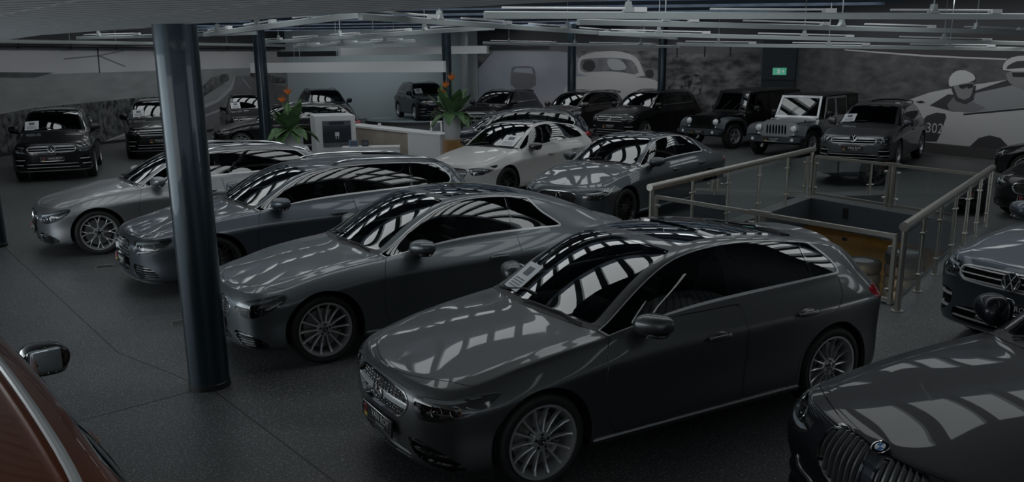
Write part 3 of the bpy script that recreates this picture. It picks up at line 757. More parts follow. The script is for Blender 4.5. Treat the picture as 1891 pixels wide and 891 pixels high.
HATCH = dict(L=4.42, ax=(.86, 3.59), wheel=(.335, .254), cowl=4, roof0=8, roof1=13, back=15, fas_s=5.2,
    #     x     w     zb     wb    ze     we    zt    bow    zs   zsh
    st=[(.44, .865, .765, .770, .800, .50, .815, .24, .19, .66),
        (.70, .888, .835, .790, .868, .50, .885, .12, .20, .71),
        (1.00, .893, .885, .800, .915, .54, .935, .02, .20, .75),
        (1.24, .895, .915, .806, .945, .62, .972, -.06, .20, .775),
        (1.42, .896, .935, .810, .962, .725, .990, -.16, .20, .785),
        (1.52, .897, .945, .812, 1.005, .722, 1.03, -.20, .20, .79),
        (1.80, .897, .957, .815, 1.185, .665, 1.225, -.19, .20, .80),
        (2.10, .897, .966, .815, 1.348, .612, 1.390, -.15, .20, .81),
        (2.32, .897, .972, .815, 1.405, .590, 1.448, -.10, .20, .82),
        (2.60, .897, .980, .812, 1.425, .582, 1.468, -.03, .20, .825),
        (2.95, .897, .990, .808, 1.412, .575, 1.457, .0, .20, .835),
        (3.30, .897, 1.003, .800, 1.362, .565, 1.405, .0, .20, .85),
        (3.65, .895, 1.018, .785, 1.300, .550, 1.345, .03, .20, .865),
        (3.88, .888, 1.022, .768, 1.252, .540, 1.304, .09, .20, .87),
        (4.00, .880, 1.010, .755, 1.190, .560, 1.265, .13, .205, .87),
        (4.13, .868, .985, .740, 1.045, .590, 1.08, .13, .215, .86)],
    fp=[(.30, .22), (.115, .165), (.075, .215), (.07, .34), (.055, .49), (.06, .60), (.085, .685), (.14, .735), (.20, .757)], fx=(0, .045, .19, .48),
    rp=[(4.06, .26), (4.29, .22), (4.34, .30), (4.36, .44), (4.37, .56), (4.355, .68), (4.33, .80), (4.295, .93), (4.23, .985)],
    dlo=[(1.2, .80), (1.2, 1.6), (3.30, 1.6), (3.55, 1.34), (3.72, 1.20), (3.78, 1.08), (3.72, 1.0), (3.5, .80)],
    pillars=[(2.60, -.06, .10, 'gloss_black'), (3.42, .10, .03, 'gloss_black')],
    hood=(.15, .40, 7.75, .72), doors=[[(1.46, 1.0), (1.36, .85), (1.33, .66), (1.36, .40), (1.43, .275), (2.60, .275), (2.63, .6), (2.61, 1.0)],
    [(2.614, 1.05), (2.634, .6), (2.604, .275), (3.08, .275), (3.17, .34), (3.22, .50), (3.36, .68), (3.55, .80), (3.68, .92), (3.74, 1.05)]],
    handles=[(2.32, .815), (3.25, .85)], mirror=(1.70, 1.02),
    fascia=[G([(-.3, .685), (.30, .690), (.40, .665), (.44, .60), (.36, .50), (.30, .475), (-.3, .475)], r=2, rec=.035, slat=('z', 1, .15, 'bright_trim', .004), studs=(.034, .024), frame=(.010, 'gloss_black')),
            LAMP([(.465, .685), (.485, .60), (.56, .545), (.76, .565), (.96, .63), (1.19, .735), (1.12, .745), (.80, .715)], r=0,
                 drl=[[(.485, .675), (.50, .60), (.55, .56), (.575, .565), (.545, .61), (.535, .675)], [(.55, .69), (.80, .708), (1.10, .735), (.80, .690), (.57, .672)]], proj=[(.70, .62, .038), (.84, .645, .032)]),
            G([(.40, .40), (.60, .40), (.78, .345), (.92, .27), (.90, .225), (.55, .25), (.44, .31)], n='air_intake', slat=('z', 3, .28, 'gloss_black', .01)),
            G([(-.3, .30), (.36, .30), (.48, .235), (.40, .215), (-.3, .215)], n='air_intake', slat=('z', 2, .2, 'gloss_black', .01)),
            PATCH([(-.3, .155), (.98, .165), (.98, .185), (-.3, .18)], 'front_splitter', 'alu', off=.008),
            TAIL([(.46, .83), (.62, .80), (.90, .815), (1.05, .87), (1.08, .93), (.90, .945), (.62, .925), (.48, .90)]),
            PATCH([(-.3, .20), (.66, .20), (.60, .32), (-.3, .34)], 'rear_diffuser', 'gloss_black', rear=True, off=.003)],
    opt=dict(spokes='multi', pano=(8.1, 11.6, 11.75), emblem=('star', .585, .075, .0), plate=.385, sill=.275, fbump=[(-.5, .1), (1.25, .1), (1.22, .45), (1.12, .715), (.99, .70), (.47, .66), (.43, .7), (-.5, .72)],
             spoiler=(3.90, 1.318, .52, .10), wip=None and 0))
del HATCH['opt']['wip']

COUPE = dict(L=4.69, ax=(.80, 3.64), wheel=(.335, .254), cowl=4, roof0=8, roof1=12, back=15, fas_s=5.2,
    st=[(.44, .868, .740, .780, .790, .50, .810, .22, .185, .64),
        (.68, .888, .815, .800, .860, .50, .880, .12, .19, .70),
        (.98, .896, .870, .805, .915, .54, .935, .02, .19, .74),
        (1.26, .900, .900, .808, .940, .60, .962, -.06, .19, .765),
        (1.46, .902, .915, .808, .950, .72, .975, -.18, .19, .775),
        (1.58, .903, .922, .808, .985, .715, 1.01, -.22, .19, .78),
        (1.86, .905, .932, .806, 1.162, .655, 1.202, -.20, .19, .785),
        (2.16, .905, .940, .803, 1.318, .600, 1.36, -.16, .19, .79),
        (2.40, .905, .945, .800, 1.385, .575, 1.425, -.10, .19, .795),
        (2.70, .905, .950, .800, 1.402, .560, 1.442, -.02, .19, .80),
        (3.05, .908, .955, .805, 1.368, .545, 1.418, .03, .19, .805),
        (3.35, .912, .962, .815, 1.295, .535, 1.355, .08, .19, .81),
        (3.65, .912, .968, .818, 1.195, .540, 1.260, .12, .19, .82),
        (3.92, .908, .965, .805, 1.105, .555, 1.165, .15, .195, .825),
        (4.12, .898, .955, .785, 1.025, .580, 1.070, .16, .20, .825),
        (4.27, .880, .940, .760, .975, .580, 1.005, .12, .21, .82)],
    fp=[(.30, .22), (.09, .16), (.03, .215), (.03, .33), (.02, .47), (.02, .58), (.045, .66), (.10, .715), (.16, .738)],
    rp=[(4.3, .28), (4.60, .23), (4.66, .31), (4.68, .44), (4.69, .58), (4.685, .72), (4.665, .84), (4.645, .945), (4.50, .965)],
    dlo=[(1.2, .80), (1.2, 1.6), (3.10, 1.6), (3.30, 1.22), (3.46, 1.10), (3.56, 1.02), (3.50, .975), (3.20, .80)],
    pillars=[(2.92, .12, .035, 'gloss_black')],
    hood=(.13, .42, 7.75, .72), doors=[[(1.50, 1.0), (1.42, .85), (1.38, .66), (1.40, .40), (1.46, .275), (2.86, .275), (2.93, .45), (2.96, 1.0)]],
    handles=[(2.68, .805)], mirror=(1.80, 1.01), seatk=.95, seatz=.30,
    fascia=[G([(-.3, .655), (.26, .655), (.37, .63), (.415, .56), (.36, .47), (.28, .45), (-.3, .45)], r=2, rec=.035, slat=('z', 7, .22, 'gloss_black', .02), frame=(.012, 'chrome')),
            LAMP([(.50, .60), (.54, .52), (.66, .50), (.84, .525), (1.00, .60), (1.13, .70), (1.08, .725), (.80, .69), (.60, .65)], r=1,
                 drl=[[(.53, .605), (.56, .63), (.86, .685), (1.09, .715), (.86, .665), (.58, .61)], [(.90, .58), (1.0, .63), (1.10, .70), (.98, .645), (.88, .60)]], proj=[(.68, .575, .036), (.82, .60, .033)]),
            G([(.44, .37), (.62, .37), (.84, .32), (.93, .245), (.80, .21), (.56, .225), (.46, .29)], n='air_intake', slat=('z', 6, .3, 'gloss_black', .012), r=2),
            G([(-.3, .33), (.33, .33), (.40, .25), (.34, .215), (-.3, .215)], n='air_intake', slat=('z', 3, .2, 'gloss_black', .012)),
            TAIL([(.42, .79), (.60, .76), (.88, .77), (1.06, .82), (1.08, .87), (.88, .875), (.60, .865), (.44, .84)])],
    opt=dict(spokes='multi', pano=(8.0, 10.4, 11.75), emblem=('star', .555, .085, .0), plate=.385, sill=.265, two=True, fbump=[(-.5, .1), (1.2, .1), (1.17, .45), (1.14, .69), (1.0, .61), (.50, .6), (.44, .66), (-.5, .70)]))

SEDAN = dict(COUPE, L=4.75, ax=(.82, 3.66), roof1=12, back=15,
    st=[(.44, .872, .745, .785, .800, .50, .825, .22, .185, .64),
        (.68, .898, .825, .805, .880, .50, .905, .12, .19, .70),
        (.98, .908, .885, .812, .935, .54, .960, .02, .19, .74),
        (1.26, .908, .915, .812, .955, .60, .980, -.06, .19, .765),
        (1.46, .906, .930, .810, .965, .72, .990, -.18, .19, .775),
        (1.58, .906, .938, .810, 1.00, .715, 1.03, -.22, .19, .78),
        (1.86, .906, .948, .808, 1.175, .655, 1.215, -.20, .19, .785),
        (2.14, .906, .955, .806, 1.320, .605, 1.360, -.16, .19, .79),
        (2.36, .906, .960, .804, 1.378, .585, 1.415, -.10, .19, .795),
        (2.70, .906, .966, .800, 1.395, .575, 1.435, -.02, .19, .80),
        (3.05, .906, .974, .797, 1.375, .560, 1.420, .02, .19, .81),
        (3.40, .908, .982, .795, 1.320, .548, 1.375, .06, .19, .82),
        (3.72, .910, .988, .792, 1.230, .545, 1.295, .12, .19, .83),
        (3.98, .905, .985, .782, 1.125, .560, 1.185, .15, .195, .835),
        (4.18, .895, .972, .768, 1.045, .585, 1.085, .16, .20, .83),
        (4.33, .878, .955, .745, .990, .580, 1.015, .12, .21, .825)],
    rp=[(4.36, .28), (4.66, .23), (4.72, .31), (4.74, .44), (4.75, .58), (4.745, .72), (4.725, .85), (4.70, .965), (4.55, .985)],
    dlo=[(1.2, .80), (1.2, 1.6), (3.30, 1.6), (3.52, 1.28), (3.66, 1.12), (3.68, 1.05), (3.60, 1.0), (3.40, .80)],
    pillars=[(2.66, -.05, .09, 'gloss_black'), (3.36, .12, .03, 'gloss_black')],
    doors=[[(1.50, 1.0), (1.42, .85), (1.38, .66), (1.40, .40), (1.46, .275), (2.66, .275), (2.69, .6), (2.67, 1.05)],
           [(2.674, 1.05), (2.694, .6), (2.664, .275), (3.14, .275), (3.24, .36), (3.32, .55), (3.44, .72), (3.58, .82), (3.66, 1.05)]],
    handles=[(2.44, .83), (3.38, .86)], mirror=(1.70, 1.03),
    opt=dict(COUPE['opt'], two=False, spokes='cross'))

WAGON = dict(SEDAN, L=4.72, ax=(.80, 3.64), roof1=13, back=15,
    st=SEDAN['st'][:9] + [
        (2.65, .906, .968, .802, 1.410, .590, 1.445, -.02, .19, .80),
        (3.00, .906, .976, .800, 1.415, .585, 1.452, .0, .19, .81),
        (3.40, .906, .985, .795, 1.400, .575, 1.440, .0, .19, .82),
        (3.80, .904, .993, .785, 1.365, .560, 1.408, .03, .19, .83),
        (4.15, .892, .998, .765, 1.315, .545, 1.360, .09, .195, .84),
        (4.30, .880, .990, .750, 1.200, .560, 1.260, .13, .20, .84),
        (4.43, .866, .970, .735, 1.045, .585, 1.080, .13, .21, .83)],
    rp=[(4.36, .28), (4.64, .23), (4.69, .31), (4.71, .44), (4.72, .58), (4.71, .70), (4.68, .82), (4.64, .93), (4.55, .985)],
    dlo=[(1.2, .80), (1.2, 1.6), (3.50, 1.6), (4.00, 1.34), (4.16, 1.20), (4.20, 1.10), (4.10, 1.02), (3.60, .80)],
    pillars=[(2.66, -.05, .09, 'gloss_black'), (3.52, .30, .04, 'gloss_black')],
    doors=[SEDAN['doors'][0], [(2.674, 1.05), (2.694, .6), (2.664, .275), (3.14, .275), (3.24, .36), (3.32, .55), (3.44, .72), (3.60, .82), (3.70, 1.05)]],
    opt=dict(COUPE['opt'], two=False, spokes='y10', pano=None, rails=(8.6, 13.0, 11.3, 'chrome'), spoiler=(4.20, 1.372, .53, .10)))

def scaled(sp, kx, ky, kz, ax=None, **over):
    r = dict(sp)
    r['st'] = [(a[0] * kx, a[1] * ky, a[2] * kz, a[3] * ky, a[4] * kz, a[5] * ky, a[6] * kz, a[7] * kx, a[8], a[9] * kz) for a in sp['st']]
    for k in ('fp', 'rp'): r[k] = [(p[0] * kx, p[1] if i < 3 else p[1] * kz) for i, p in enumerate(sp[k])]
    r['dlo'] = [(p[0] * kx, p[1] * kz) for p in sp['dlo']]
    r['doors'] = [[(p[0] * kx, p[1] * kz if p[1] > .5 else p[1]) for p in d] for d in sp['doors']]
    r['pillars'] = [(a * kx, b, c, d) for a, b, c, d in sp['pillars']]
    r['handles'] = [(a * kx, b * kz) for a, b in sp['handles']]; r['mirror'] = (sp['mirror'][0] * kx, sp['mirror'][1] * kz)
    r['L'] = sp['L'] * kx; r['ax'] = ax or tuple(a * kx for a in sp['ax'])
    r['fascia'] = [dict(f, p=[(a * ky, b * kz) for a, b in f['p']]) for f in sp['fascia']]
    for f in r['fascia']:
        if 'drl' in f: f['drl'] = [[(a * ky, b * kz) for a, b in q] for q in f['drl']]
        if 'proj' in f: f['proj'] = [(a * ky, b * kz, c) for a, b, c in f['proj']]
    r.update(over); return r

SUV = dict(L=4.49, ax=(.90, 3.58), wheel=(.360, .245), cowl=4, roof0=8, roof1=13, back=15, fas_s=5.2, cladz=.4, archgap=.055, flare=.018,
    st=[(.44, .880, .930, .790, .965, .52, .980, .22, .24, .80),
        (.70, .905, .985, .812, 1.02, .52, 1.035, .12, .25, .85),
        (1.00, .914, 1.03, .822, 1.065, .56, 1.08, .02, .25, .89),
        (1.22, .916, 1.055, .826, 1.09, .64, 1.108, -.06, .25, .91),
        (1.38, .917, 1.07, .828, 1.105, .735, 1.13, -.15, .25, .92),
        (1.48, .918, 1.078, .828, 1.15, .732, 1.175, -.18, .25, .925),
        (1.74, .918, 1.085, .828, 1.35, .680, 1.385, -.16, .25, .93),
        (2.00, .918, 1.09, .826, 1.515, .635, 1.555, -.13, .25, .935),
        (2.20, .918, 1.093, .825, 1.580, .615, 1.625, -.09, .25, .938),
        (2.55, .918, 1.097, .822, 1.605, .605, 1.652, -.02, .25, .94),
        (2.95, .918, 1.102, .818, 1.605, .600, 1.655, .0, .25, .945),
        (3.35, .918, 1.11, .812, 1.59, .592, 1.64, .0, .25, .95),
        (3.72, .915, 1.12, .800, 1.56, .580, 1.61, .03, .25, .955),
        (4.02, .905, 1.125, .782, 1.52, .565, 1.57, .08, .255, .955),
        (4.14, .895, 1.12, .770, 1.40, .590, 1.47, .12, .26, .95),
        (4.25, .885, 1.10, .760, 1.20, .640, 1.24, .12, .27, .94)],
    fp=[(.30, .30), (.10, .23), (.05, .29), (.04, .42), (.03, .56), (.03, .68), (.05, .80), (.10, .90), (.15, .920)],
    rp=[(4.2, .34), (4.40, .30), (4.45, .38), (4.47, .52), (4.48, .66), (4.485, .80), (4.46, .94), (4.40, 1.07), (4.32, 1.11)],
    dlo=[(1.2, .9), (1.2, 1.8), (3.50, 1.8), (3.86, 1.5), (3.98, 1.34), (3.94, 1.18), (3.80, 1.10), (3.6, .9)],
    pillars=[(2.50, -.06, .10, 'gloss_black'), (3.40, .12, .05, 'gloss_black')],
    hood=(.12, .30, 7.6, .74), doors=[[(1.44, 1.12), (1.34, .95), (1.32, .70), (1.35, .45), (1.41, .33), (2.50, .33), (2.53, .7), (2.50, 1.15)],
    [(2.504, 1.15), (2.534, .7), (2.504, .33), (3.02, .33), (3.12, .45), (3.20, .62), (3.34, .78), (3.50, .90), (3.60, 1.15)]],
    handles=[(2.28, .96), (3.28, .985)], mirror=(1.55, 1.18), mird=(.09, .12, .09), seatk=1.05, seatz=.48, clad=[(.36, .045)],
    fy=(0, .37, .72, .94), fx=(0, .02, .11, .38), ry=(0, .38, .74, .95), rx=(0, .02, .10, .36),
    fascia=[G([(-.3, .865), (.48, .865), (.57, .835), (.53, .725), (.45, .70), (-.3, .70)], r=1, rec=.03, slat=('z', 3, .22, 'bright_trim', .004), frame=(.012, 'bright_trim')),
            LAMP([(.585, .86), (.55, .78), (.60, .70), (.82, .69), (1.0, .75), (1.16, .86), (1.12, .91), (.85, .89)], r=0,
                 drl=[[(.58, .715), (.80, .705), (1.0, .765), (.98, .785), (.80, .73), (.60, .74)], [(.61, .845), (.85, .868), (1.10, .895), (.85, .85), (.62, .82)]], proj=[(.70, .785, .038), (.88, .80, .038)]),
            G([(-.3, .47), (.54, .47), (.64, .37), (.58, .30), (-.3, .30)], n='air_intake', slat=('z', 2, .14, 'bright_trim', .008)),
            G([(.64, .60), (.90, .59), (.97, .46), (.90, .34), (.72, .36), (.62, .48)], n='air_intake', slat=('z', 2, .16, 'bright_trim', .006)),
            PATCH([(-.3, .245), (.96, .245), (.96, .275), (-.3, .275)], 'bumper_lip', 'bright_trim', off=.006),
            TAIL([(.40, 1.02), (.42, .92), (.70, .88), (1.0, .90), (1.10, 1.0), (.95, 1.05), (.60, 1.05)]),
            PATCH([(-.3, .30), (.75, .30), (.70, .50), (-.3, .52)], 'rear_diffuser', 'plastic', rear=True, off=.003)],
    opt=dict(spokes='five', emblem=('vw', .785, .082, .012), plate=.55, clad=False, rails=(8.4, 13.1, 11.2, 'chrome'), spoiler=(4.05, 1.585, .54, .10), trim='chrome', pano=(8.3, 11.5, 11.9), sidem=('glass', 'glass_dark')))

RS6_FACE = [G([(-.3, .68), (.34, .68), (.41, .60), (.37, .36), (.30, .27), (-.3, .27)], r=1, rec=.04, n='grille', slat=('z', 9, .22, 'gloss_black', .02), studs=(.05, .04), frame=(.016, 'gloss_black')),
    LAMP([(.49, .69), (.51, .57), (.60, .52), (.95, .58), (1.14, .70), (1.12, .735), (.85, .72)], r=0, drl=[[(.51, .675), (.53, .60), (.56, .60), (.55, .655), (.80, .68), (1.05, .71), (.80, .70)], [(.60, .545), (.90, .59), (1.06, .67), (.90, .61), (.60, .565)]], proj=[(.68, .62, .036), (.86, .635, .033)]),
    G([(.48, .42), (.74, .41), (.90, .34), (.95, .25), (.55, .23), (.46, .30)], n='air_intake', slat=('z', 6, .25, 'gloss_black', .012)),
    PATCH([(-.3, .17), (.98, .17), (.98, .205), (-.3, .215)], 'front_splitter', 'alu', off=.012),
    TAIL([(.42, .84), (.60, .80), (.95, .82), (1.05, .88), (.90, .93), (.60, .92), (.44, .90)])]
BMW_FACE = [G([(.035, .92), (.035, .66), (.10, .64), (.34, .68), (.40, .80), (.385, .95), (.28, .985), (.10, .985)], r=1, rec=.05, n='kidney_grille', slat=('a', 8, .26, 'slat_dark', .004), frame=(.014, 'gloss_black')),
    LAMP([(.53, .93), (.52, .84), (.62, .78), (.88, .80), (1.12, .90), (1.22, .98), (1.10, .985), (.80, .96)], r=0, drl=[[(.58, .82), (.68, .805), (.86, .82), (.86, .84), (.70, .83), (.60, .85)], [(.88, .835), (1.0, .875), (1.08, .93), (1.04, .94), (.96, .885), (.87, .86)]], proj=[(.72, .88, .036), (.92, .90, .034)]),
    G([(-.3, .44), (.50, .44), (.60, .36), (.50, .30), (-.3, .30)], n='air_intake', slat=('z', 4, .2, 'gloss_black', .012)),
    G([(.64, .66), (.90, .68), (1.0, .52), (.92, .36), (.72, .36), (.62, .46)], n='air_intake', slat=('z', 3, .2, 'gloss_black', .012)),
    PATCH([(-.3, .60), (.52, .60), (.60, .70), (.63, .70), (.56, .575), (-.3, .575)], 'bumper_trim', 'alu', off=.006)]
# ------------------------------------------------------------------ boxy off-roader: flat bonnet, seven-slot grille, round lamps, wide wheel flares, upright windscreen
def build_offroader(name, label, paint_, loc, rz, group=None, top='soft_top', grille_m='paint', slots_dark=True, tilt=0):
    d = 1.35; c, s = math.cos(rz), math.sin(rz)
    T = thing(name, label, 'car', (loc[0] + c * d, loc[1] + s * d, 0), rz, group)
    def X(x): return x - d
    def o_(m, nm, mt, par=T, ang=35, smooth=True): return m.obj(nm, mt, par, smooth, ang)
    # body tub
    m = MB(); prof = [(.42, .55), (.42, .62), (.60, 1.08), (3.42, 1.12), (3.46, .60), (3.30, .52), (2.50, .50), (.80, .50)]
    m.prism([(X(a), b) for a, b in prof], (0, .77, 0), (1, 0, 0), (0, 0, 1), (0, -1, 0), 1.54); body = o_(m, 'body', paint_)
    # bonnet, tapering to the nose
    V = []
    for (x, w, z) in ((-.42, .52, 1.02), (-.30, .54, 1.055), (.20, .62, 1.085), (.70, .70, 1.10)):
        for t in (-1, -.86, -.5, 0, .5, .86, 1): V.append((X(x), w * t, z + .035 * (1 - t * t) - (.03 if abs(t) == 1 else 0)))
        V += [(X(x), w, .72), (X(x), -w, .72)]
    F = [[i * 9 + k, i * 9 + k + 1, i * 9 + 10 + k, i * 9 + 9 + k] for i in range(3) for k in range(6)] + [[i * 9 + 6, i * 9 + 7, i * 9 + 16, i * 9 + 15] for i in range(3)] + [[i * 9 + 8, i * 9, i * 9 + 9, i * 9 + 17] for i in range(3)] + [list(range(9))]
    m = MB(); m.add(V, F); o_(m, 'bonnet', paint_, ang=30)
    for e in (-1, 1): m = MB(); m.box((X(.05), e * .60, 1.06), (.05, .03, .07), 0, .008); o_(m, 'bonnet_latch', 'plastic')
    # grille
    m = MB(); m.prism(chaikin([(-.70, .62), (.70, .62), (.72, .90), (.60, 1.04), (-.60, 1.04), (-.72, .90)], 1), (X(-.46), 0, 0), (0, 1, 0), (0, 0, 1), (-1, 0, 0), .05); g = o_(m, 'grille', paint_, ang=30)
    for k in range(7):
        y = (k - 3) * .095; m = MB(); m.prism(chaikin([(y - .027, .69), (y + .027, .69), (y + .027, .97), (y - .027, .97)], 1), (X(-.512), 0, 0), (0, 1, 0), (0, 0, 1), (-1, 0, 0), .004); o_(m, 'slot', 'grille_black', g, smooth=False)
    for e in (-1, 1):
        m = MB(); m.lathe([(.0, -.585), (.05, -.58), (.085, -.565), (.096, -.54), (.096, -.50)], 24, (X(0), e * .55, .86), 'x'); h = o_(m, 'headlamp', 'lamp_white', ang=50); m = MB(); m.tube([(X(-.53), e * .55 + .10 * math.cos(a), .86 + .10 * math.sin(a)) for a in np.linspace(0, 2 * math.pi, 25)], .012, 6, False); o_(m, 'lamp_ring', 'chrome', h)
        m = MB(); m.lathe([(.0, -.54), (.03, -.535), (.04, -.51)], 14, (X(0), e * .56, .70), 'x'); o_(m, 'indicator', 'lamp_white')
        # flares
        for xa in (0, 2.95):
            V = []; pts = [(-.56, .66), (-.50, .86), (-.30, .985), (.22, .985), (.46, .86), (.58, .62)] if xa == 0 else [(-.56, .60), (-.48, .84), (-.28, .975), (.28, .975), (.48, .84), (.56, .60)]
            pts = chaikin(pts, 2, False)
            for (px, pz) in pts:
                q = .06 * max(0, 1 - abs(px) / .6)
                V += [(X(xa + px), e * .60, pz + .03), (X(xa + px), e * .86, pz + .012), (X(xa + px), e * .935, pz - .02), (X(xa + px), e * .935, pz - .075), (X(xa + px * .95), e * .90, pz - .085), (X(xa + px * .95), e * .60, pz - .03)]
            F = [[i * 6 + k, i * 6 + (k + 1) % 6, i * 6 + 6 + (k + 1) % 6, i * 6 + 6 + k] for i in range(len(pts) - 1) for k in range(6)] + [[0, 1, 2, 3, 4, 5], [(len(pts) - 1) * 6 + k for k in range(6)]]
            m = MB(); m.add(V, F); o_(m, 'wheel_flare', 'flare_grey', ang=40)
            w = wheel(T, X(xa), e * .90, .405, .235, 'five', e, 'alloy', False)
            m = MB(); m.lathe([(.0, 0), (.47, 0), (.47, -.3 * 1)], 20, (X(xa), e * .55, .45), 'y'); 
        m = MB(); m.tube([(X(.55), e * .80, .40), (X(2.4), e * .80, .40)], .045, 8); o_(m, 'side_step', 'plastic')
        for (x0, x1) in ((.86, 1.72), (1.76, 2.52)):
            m = MB(); m.prism(chaikin([(X(x0), .56), (X(x1 - .02), .56), (X(x1), 1.10), (X(x0), 1.10)], 1), (0, e * .772, 0), (1, 0, 0), (0, 0, 1), (0, e, 0), .012); dr = o_(m, 'door', paint_, ang=25)
            m = MB(); m.box((X(x1 - .14), e * .80, .99), (.16, .03, .04), 0, .01); o_(m, 'door_handle', 'plastic', dr)
            for z in (.70, .98): m = MB(); m.box((X(x0 - .02), e * .79, z), (.09, .03, .05), 0, .008); o_(m, 'hinge', paint_, dr)
        # upper door frames and side glass, leaning in a little
        yb, yt = .755, .66
        def side(poly, nm, mt, th, par=T):
            m = MB(); n = len(poly); P = []
            for dd in (0, th):
                for x, z in poly: t = (z - 1.1) / .72; P.append((X(x), e * (yb + (yt - yb) * t + dd), z))
            m.add(P, [list(range(n)), list(range(2 * n - 1, n - 1, -1))] + [[i, (i + 1) % n, n + (i + 1) % n, n + i] for i in range(n)]); return o_(m, nm, mt, par, smooth=False)
        for (x0, x1) in ((.98, 1.74), (1.78, 2.52)):
            xs = x0 + (.24 if x0 < 1.2 else 0)
            side([(x0 - .04, 1.11), (x1, 1.11), (x1, 1.75), (xs - .04, 1.75)], 'door_frame', paint_, .015); side([(x0 + .05, 1.15), (x1 - .05, 1.15), (x1 - .05, 1.69), (xs + .04, 1.69)], 'side_window', 'glass_dark', .022)
        side([(2.54, 1.11), (3.42, 1.11), (3.36, 1.78), (2.54, 1.78)], 'top_side', top, .012); side([(2.66, 1.20), (3.28, 1.20), (3.24, 1.68), (2.66, 1.68)], 'side_window', 'glass_dark', .02)
        side_mirror(T, X(1.02), .80, 1.25, e, 'plastic', False, (.07, .10, .09))
    # windscreen frame
    A = [(X(.72), -.70, 1.10), (X(.72), .70, 1.10), (X(1.02), .64, 1.77), (X(1.02), -.64, 1.77)]; A = [np.array(p) for p in A]; nrm = np.array((-.91, 0, .41)); cen = sum(A) / 4
    I = [cen + (p - cen) * np.array((.80, .90, .80)) for p in A]
    m = MB(); P = A + I + [p + nrm * .035 for p in A] + [p + nrm * .03 for p in I]; F = []
    for k in range(4):
        n = (k + 1) % 4; F += [[8 + k, 8 + n, 12 + n, 12 + k], [k, 4 + k, 4 + n, n], [k, n, 8 + n, 8 + k], [4 + k, 12 + k, 12 + n, 4 + n]]
    m.add(P, F); o_(m, 'windscreen_frame', paint_, smooth=False)
    m = MB(); m.add([p + nrm * .018 for p in I], [[0, 1, 2, 3]]); o_(m, 'windscreen', 'glass', smooth=False)
    for y0 in (.02, -.45): m = MB(); m.tube([I[0] * .5 + I[1] * .5 + np.array((-.01, y0 + .3, .0)) + nrm * .04, I[0] * .5 + I[1] * .5 + np.array((.12, y0, .30)) + nrm * .05], .009, 6); o_(m, 'wiper', 'plastic')
    # roof and back
    V = []
    for (x, z) in ((.98, 1.775), (1.3, 1.82), (2.3, 1.845), (3.2, 1.83), (3.40, 1.79)):
        for t in (-1, -.9, -.5, 0, .5, .9, 1): V.append((X(x), t * .68, z + .02 * (1 - t * t) - (.05 if abs(t) == 1 else 0)))
    m = MB(); m.add(V, [[i * 7 + k, i * 7 + k + 1, i * 7 + 8 + k, i * 7 + 7 + k] for i in range(4) for k in range(6)]); V2 = len(m.v); m.add([(p[0], p[1], p[2] - .04) for p in V], [[i * 7 + k + 7, i * 7 + 8 + k, i * 7 + k + 1, i * 7 + k] for i in range(4) for k in range(6)]); o_(m, 'roof', top, ang=50)
    m = MB(); m.box((X(3.40), 0, 1.44), (.03, 1.36, .70), 0, .01); o_(m, 'top_back', top)
    m = MB(); m.box((X(3.415), 0, 1.46), (.03, 1.05, .46), 0, .01); o_(m, 'rear_window', 'glass_dark')
    m = MB(); m.lathe([(.23, .02), (.30, 0), (.385, .02), (.40, .06), (.40, .19), (.385, .23), (.23, .23)], 28, (X(3.50), 0, 1.02), 'x', close=True); sp = o_(m, 'spare_wheel', 'tyre'); m = MB(); m.lathe([(.0, .19), (.08, .20), (.21, .20), (.235, .22), (.235, .02)], 24, (X(3.50), 0, 1.02), 'x'); o_(m, 'spare_rim', 'alloy', sp)
    for e in (-1, 1): m = MB(); m.box((X(3.49), e * .66, .98), (.06, .12, .22), 0, .01); o_(m, 'tail_lamp', 'red_lens')
    # bumpers
    m = MB(); m.prism(chaikin([(-.86, .46), (.86, .46), (.88, .58), (.80, .63), (-.80, .63), (-.88, .58)], 1), (X(-.58), 0, 0), (0, 1, 0), (0, 0, 1), (-1, 0, 0), .16); b = o_(m, 'front_bumper', 'flare_grey', ang=30)
    number_plate(T, X(-.745), .545, 0)
    for e in (-1, 1): m = MB(); m.lathe([(0, -.755), (.045, -.75), (.05, -.73)], 16, (X(0), e * .62, .55), 'x'); o_(m, 'fog_lamp', 'lamp_white', b)
    m = MB(); m.box((X(3.55), 0, .52), (.14, 1.6, .15), 0, .02); o_(m, 'rear_bumper', 'flare_grey')
    m = MB(); m.box((X(1.5), 0, .44), (3.4, 1.1, .12), 0, .03); o_(m, 'chassis', 'plastic')
    for xa in (0, 2.95): m = MB(); m.tube([(X(xa), -.8, .40), (X(xa), .8, .40)], .06, 10); o_(m, 'axle', 'plastic')
    # cabin
    m = MB(); m.sell((X(1.02), 0, 1.02), (.24, .68, .16), .45, .4, 20, 8); o_(m, 'dashboard', 'lining', ang=60)
    for x in (1.62, 2.45):
        for y in (-.36, .36): seat(T, X(x), y, .62, 'leather', 1.0)
    m = MB(); cx, cy, cz = X(1.32), -.36, 1.18; m.tube([(cx - .07 * math.sin(a), cy + .18 * math.cos(a), cz + .165 * math.sin(a)) for a in np.linspace(0, 2 * math.pi, 21)], .015, 6, False); m.tube([(cx, cy, cz), (cx - .15, cy, cz - .06)], .03); o_(m, 'steering_wheel', 'plastic')
    return T
M('flare_grey', (.045, .055, .065), .5); M('soft_top', (.018, .018, .019), .7)
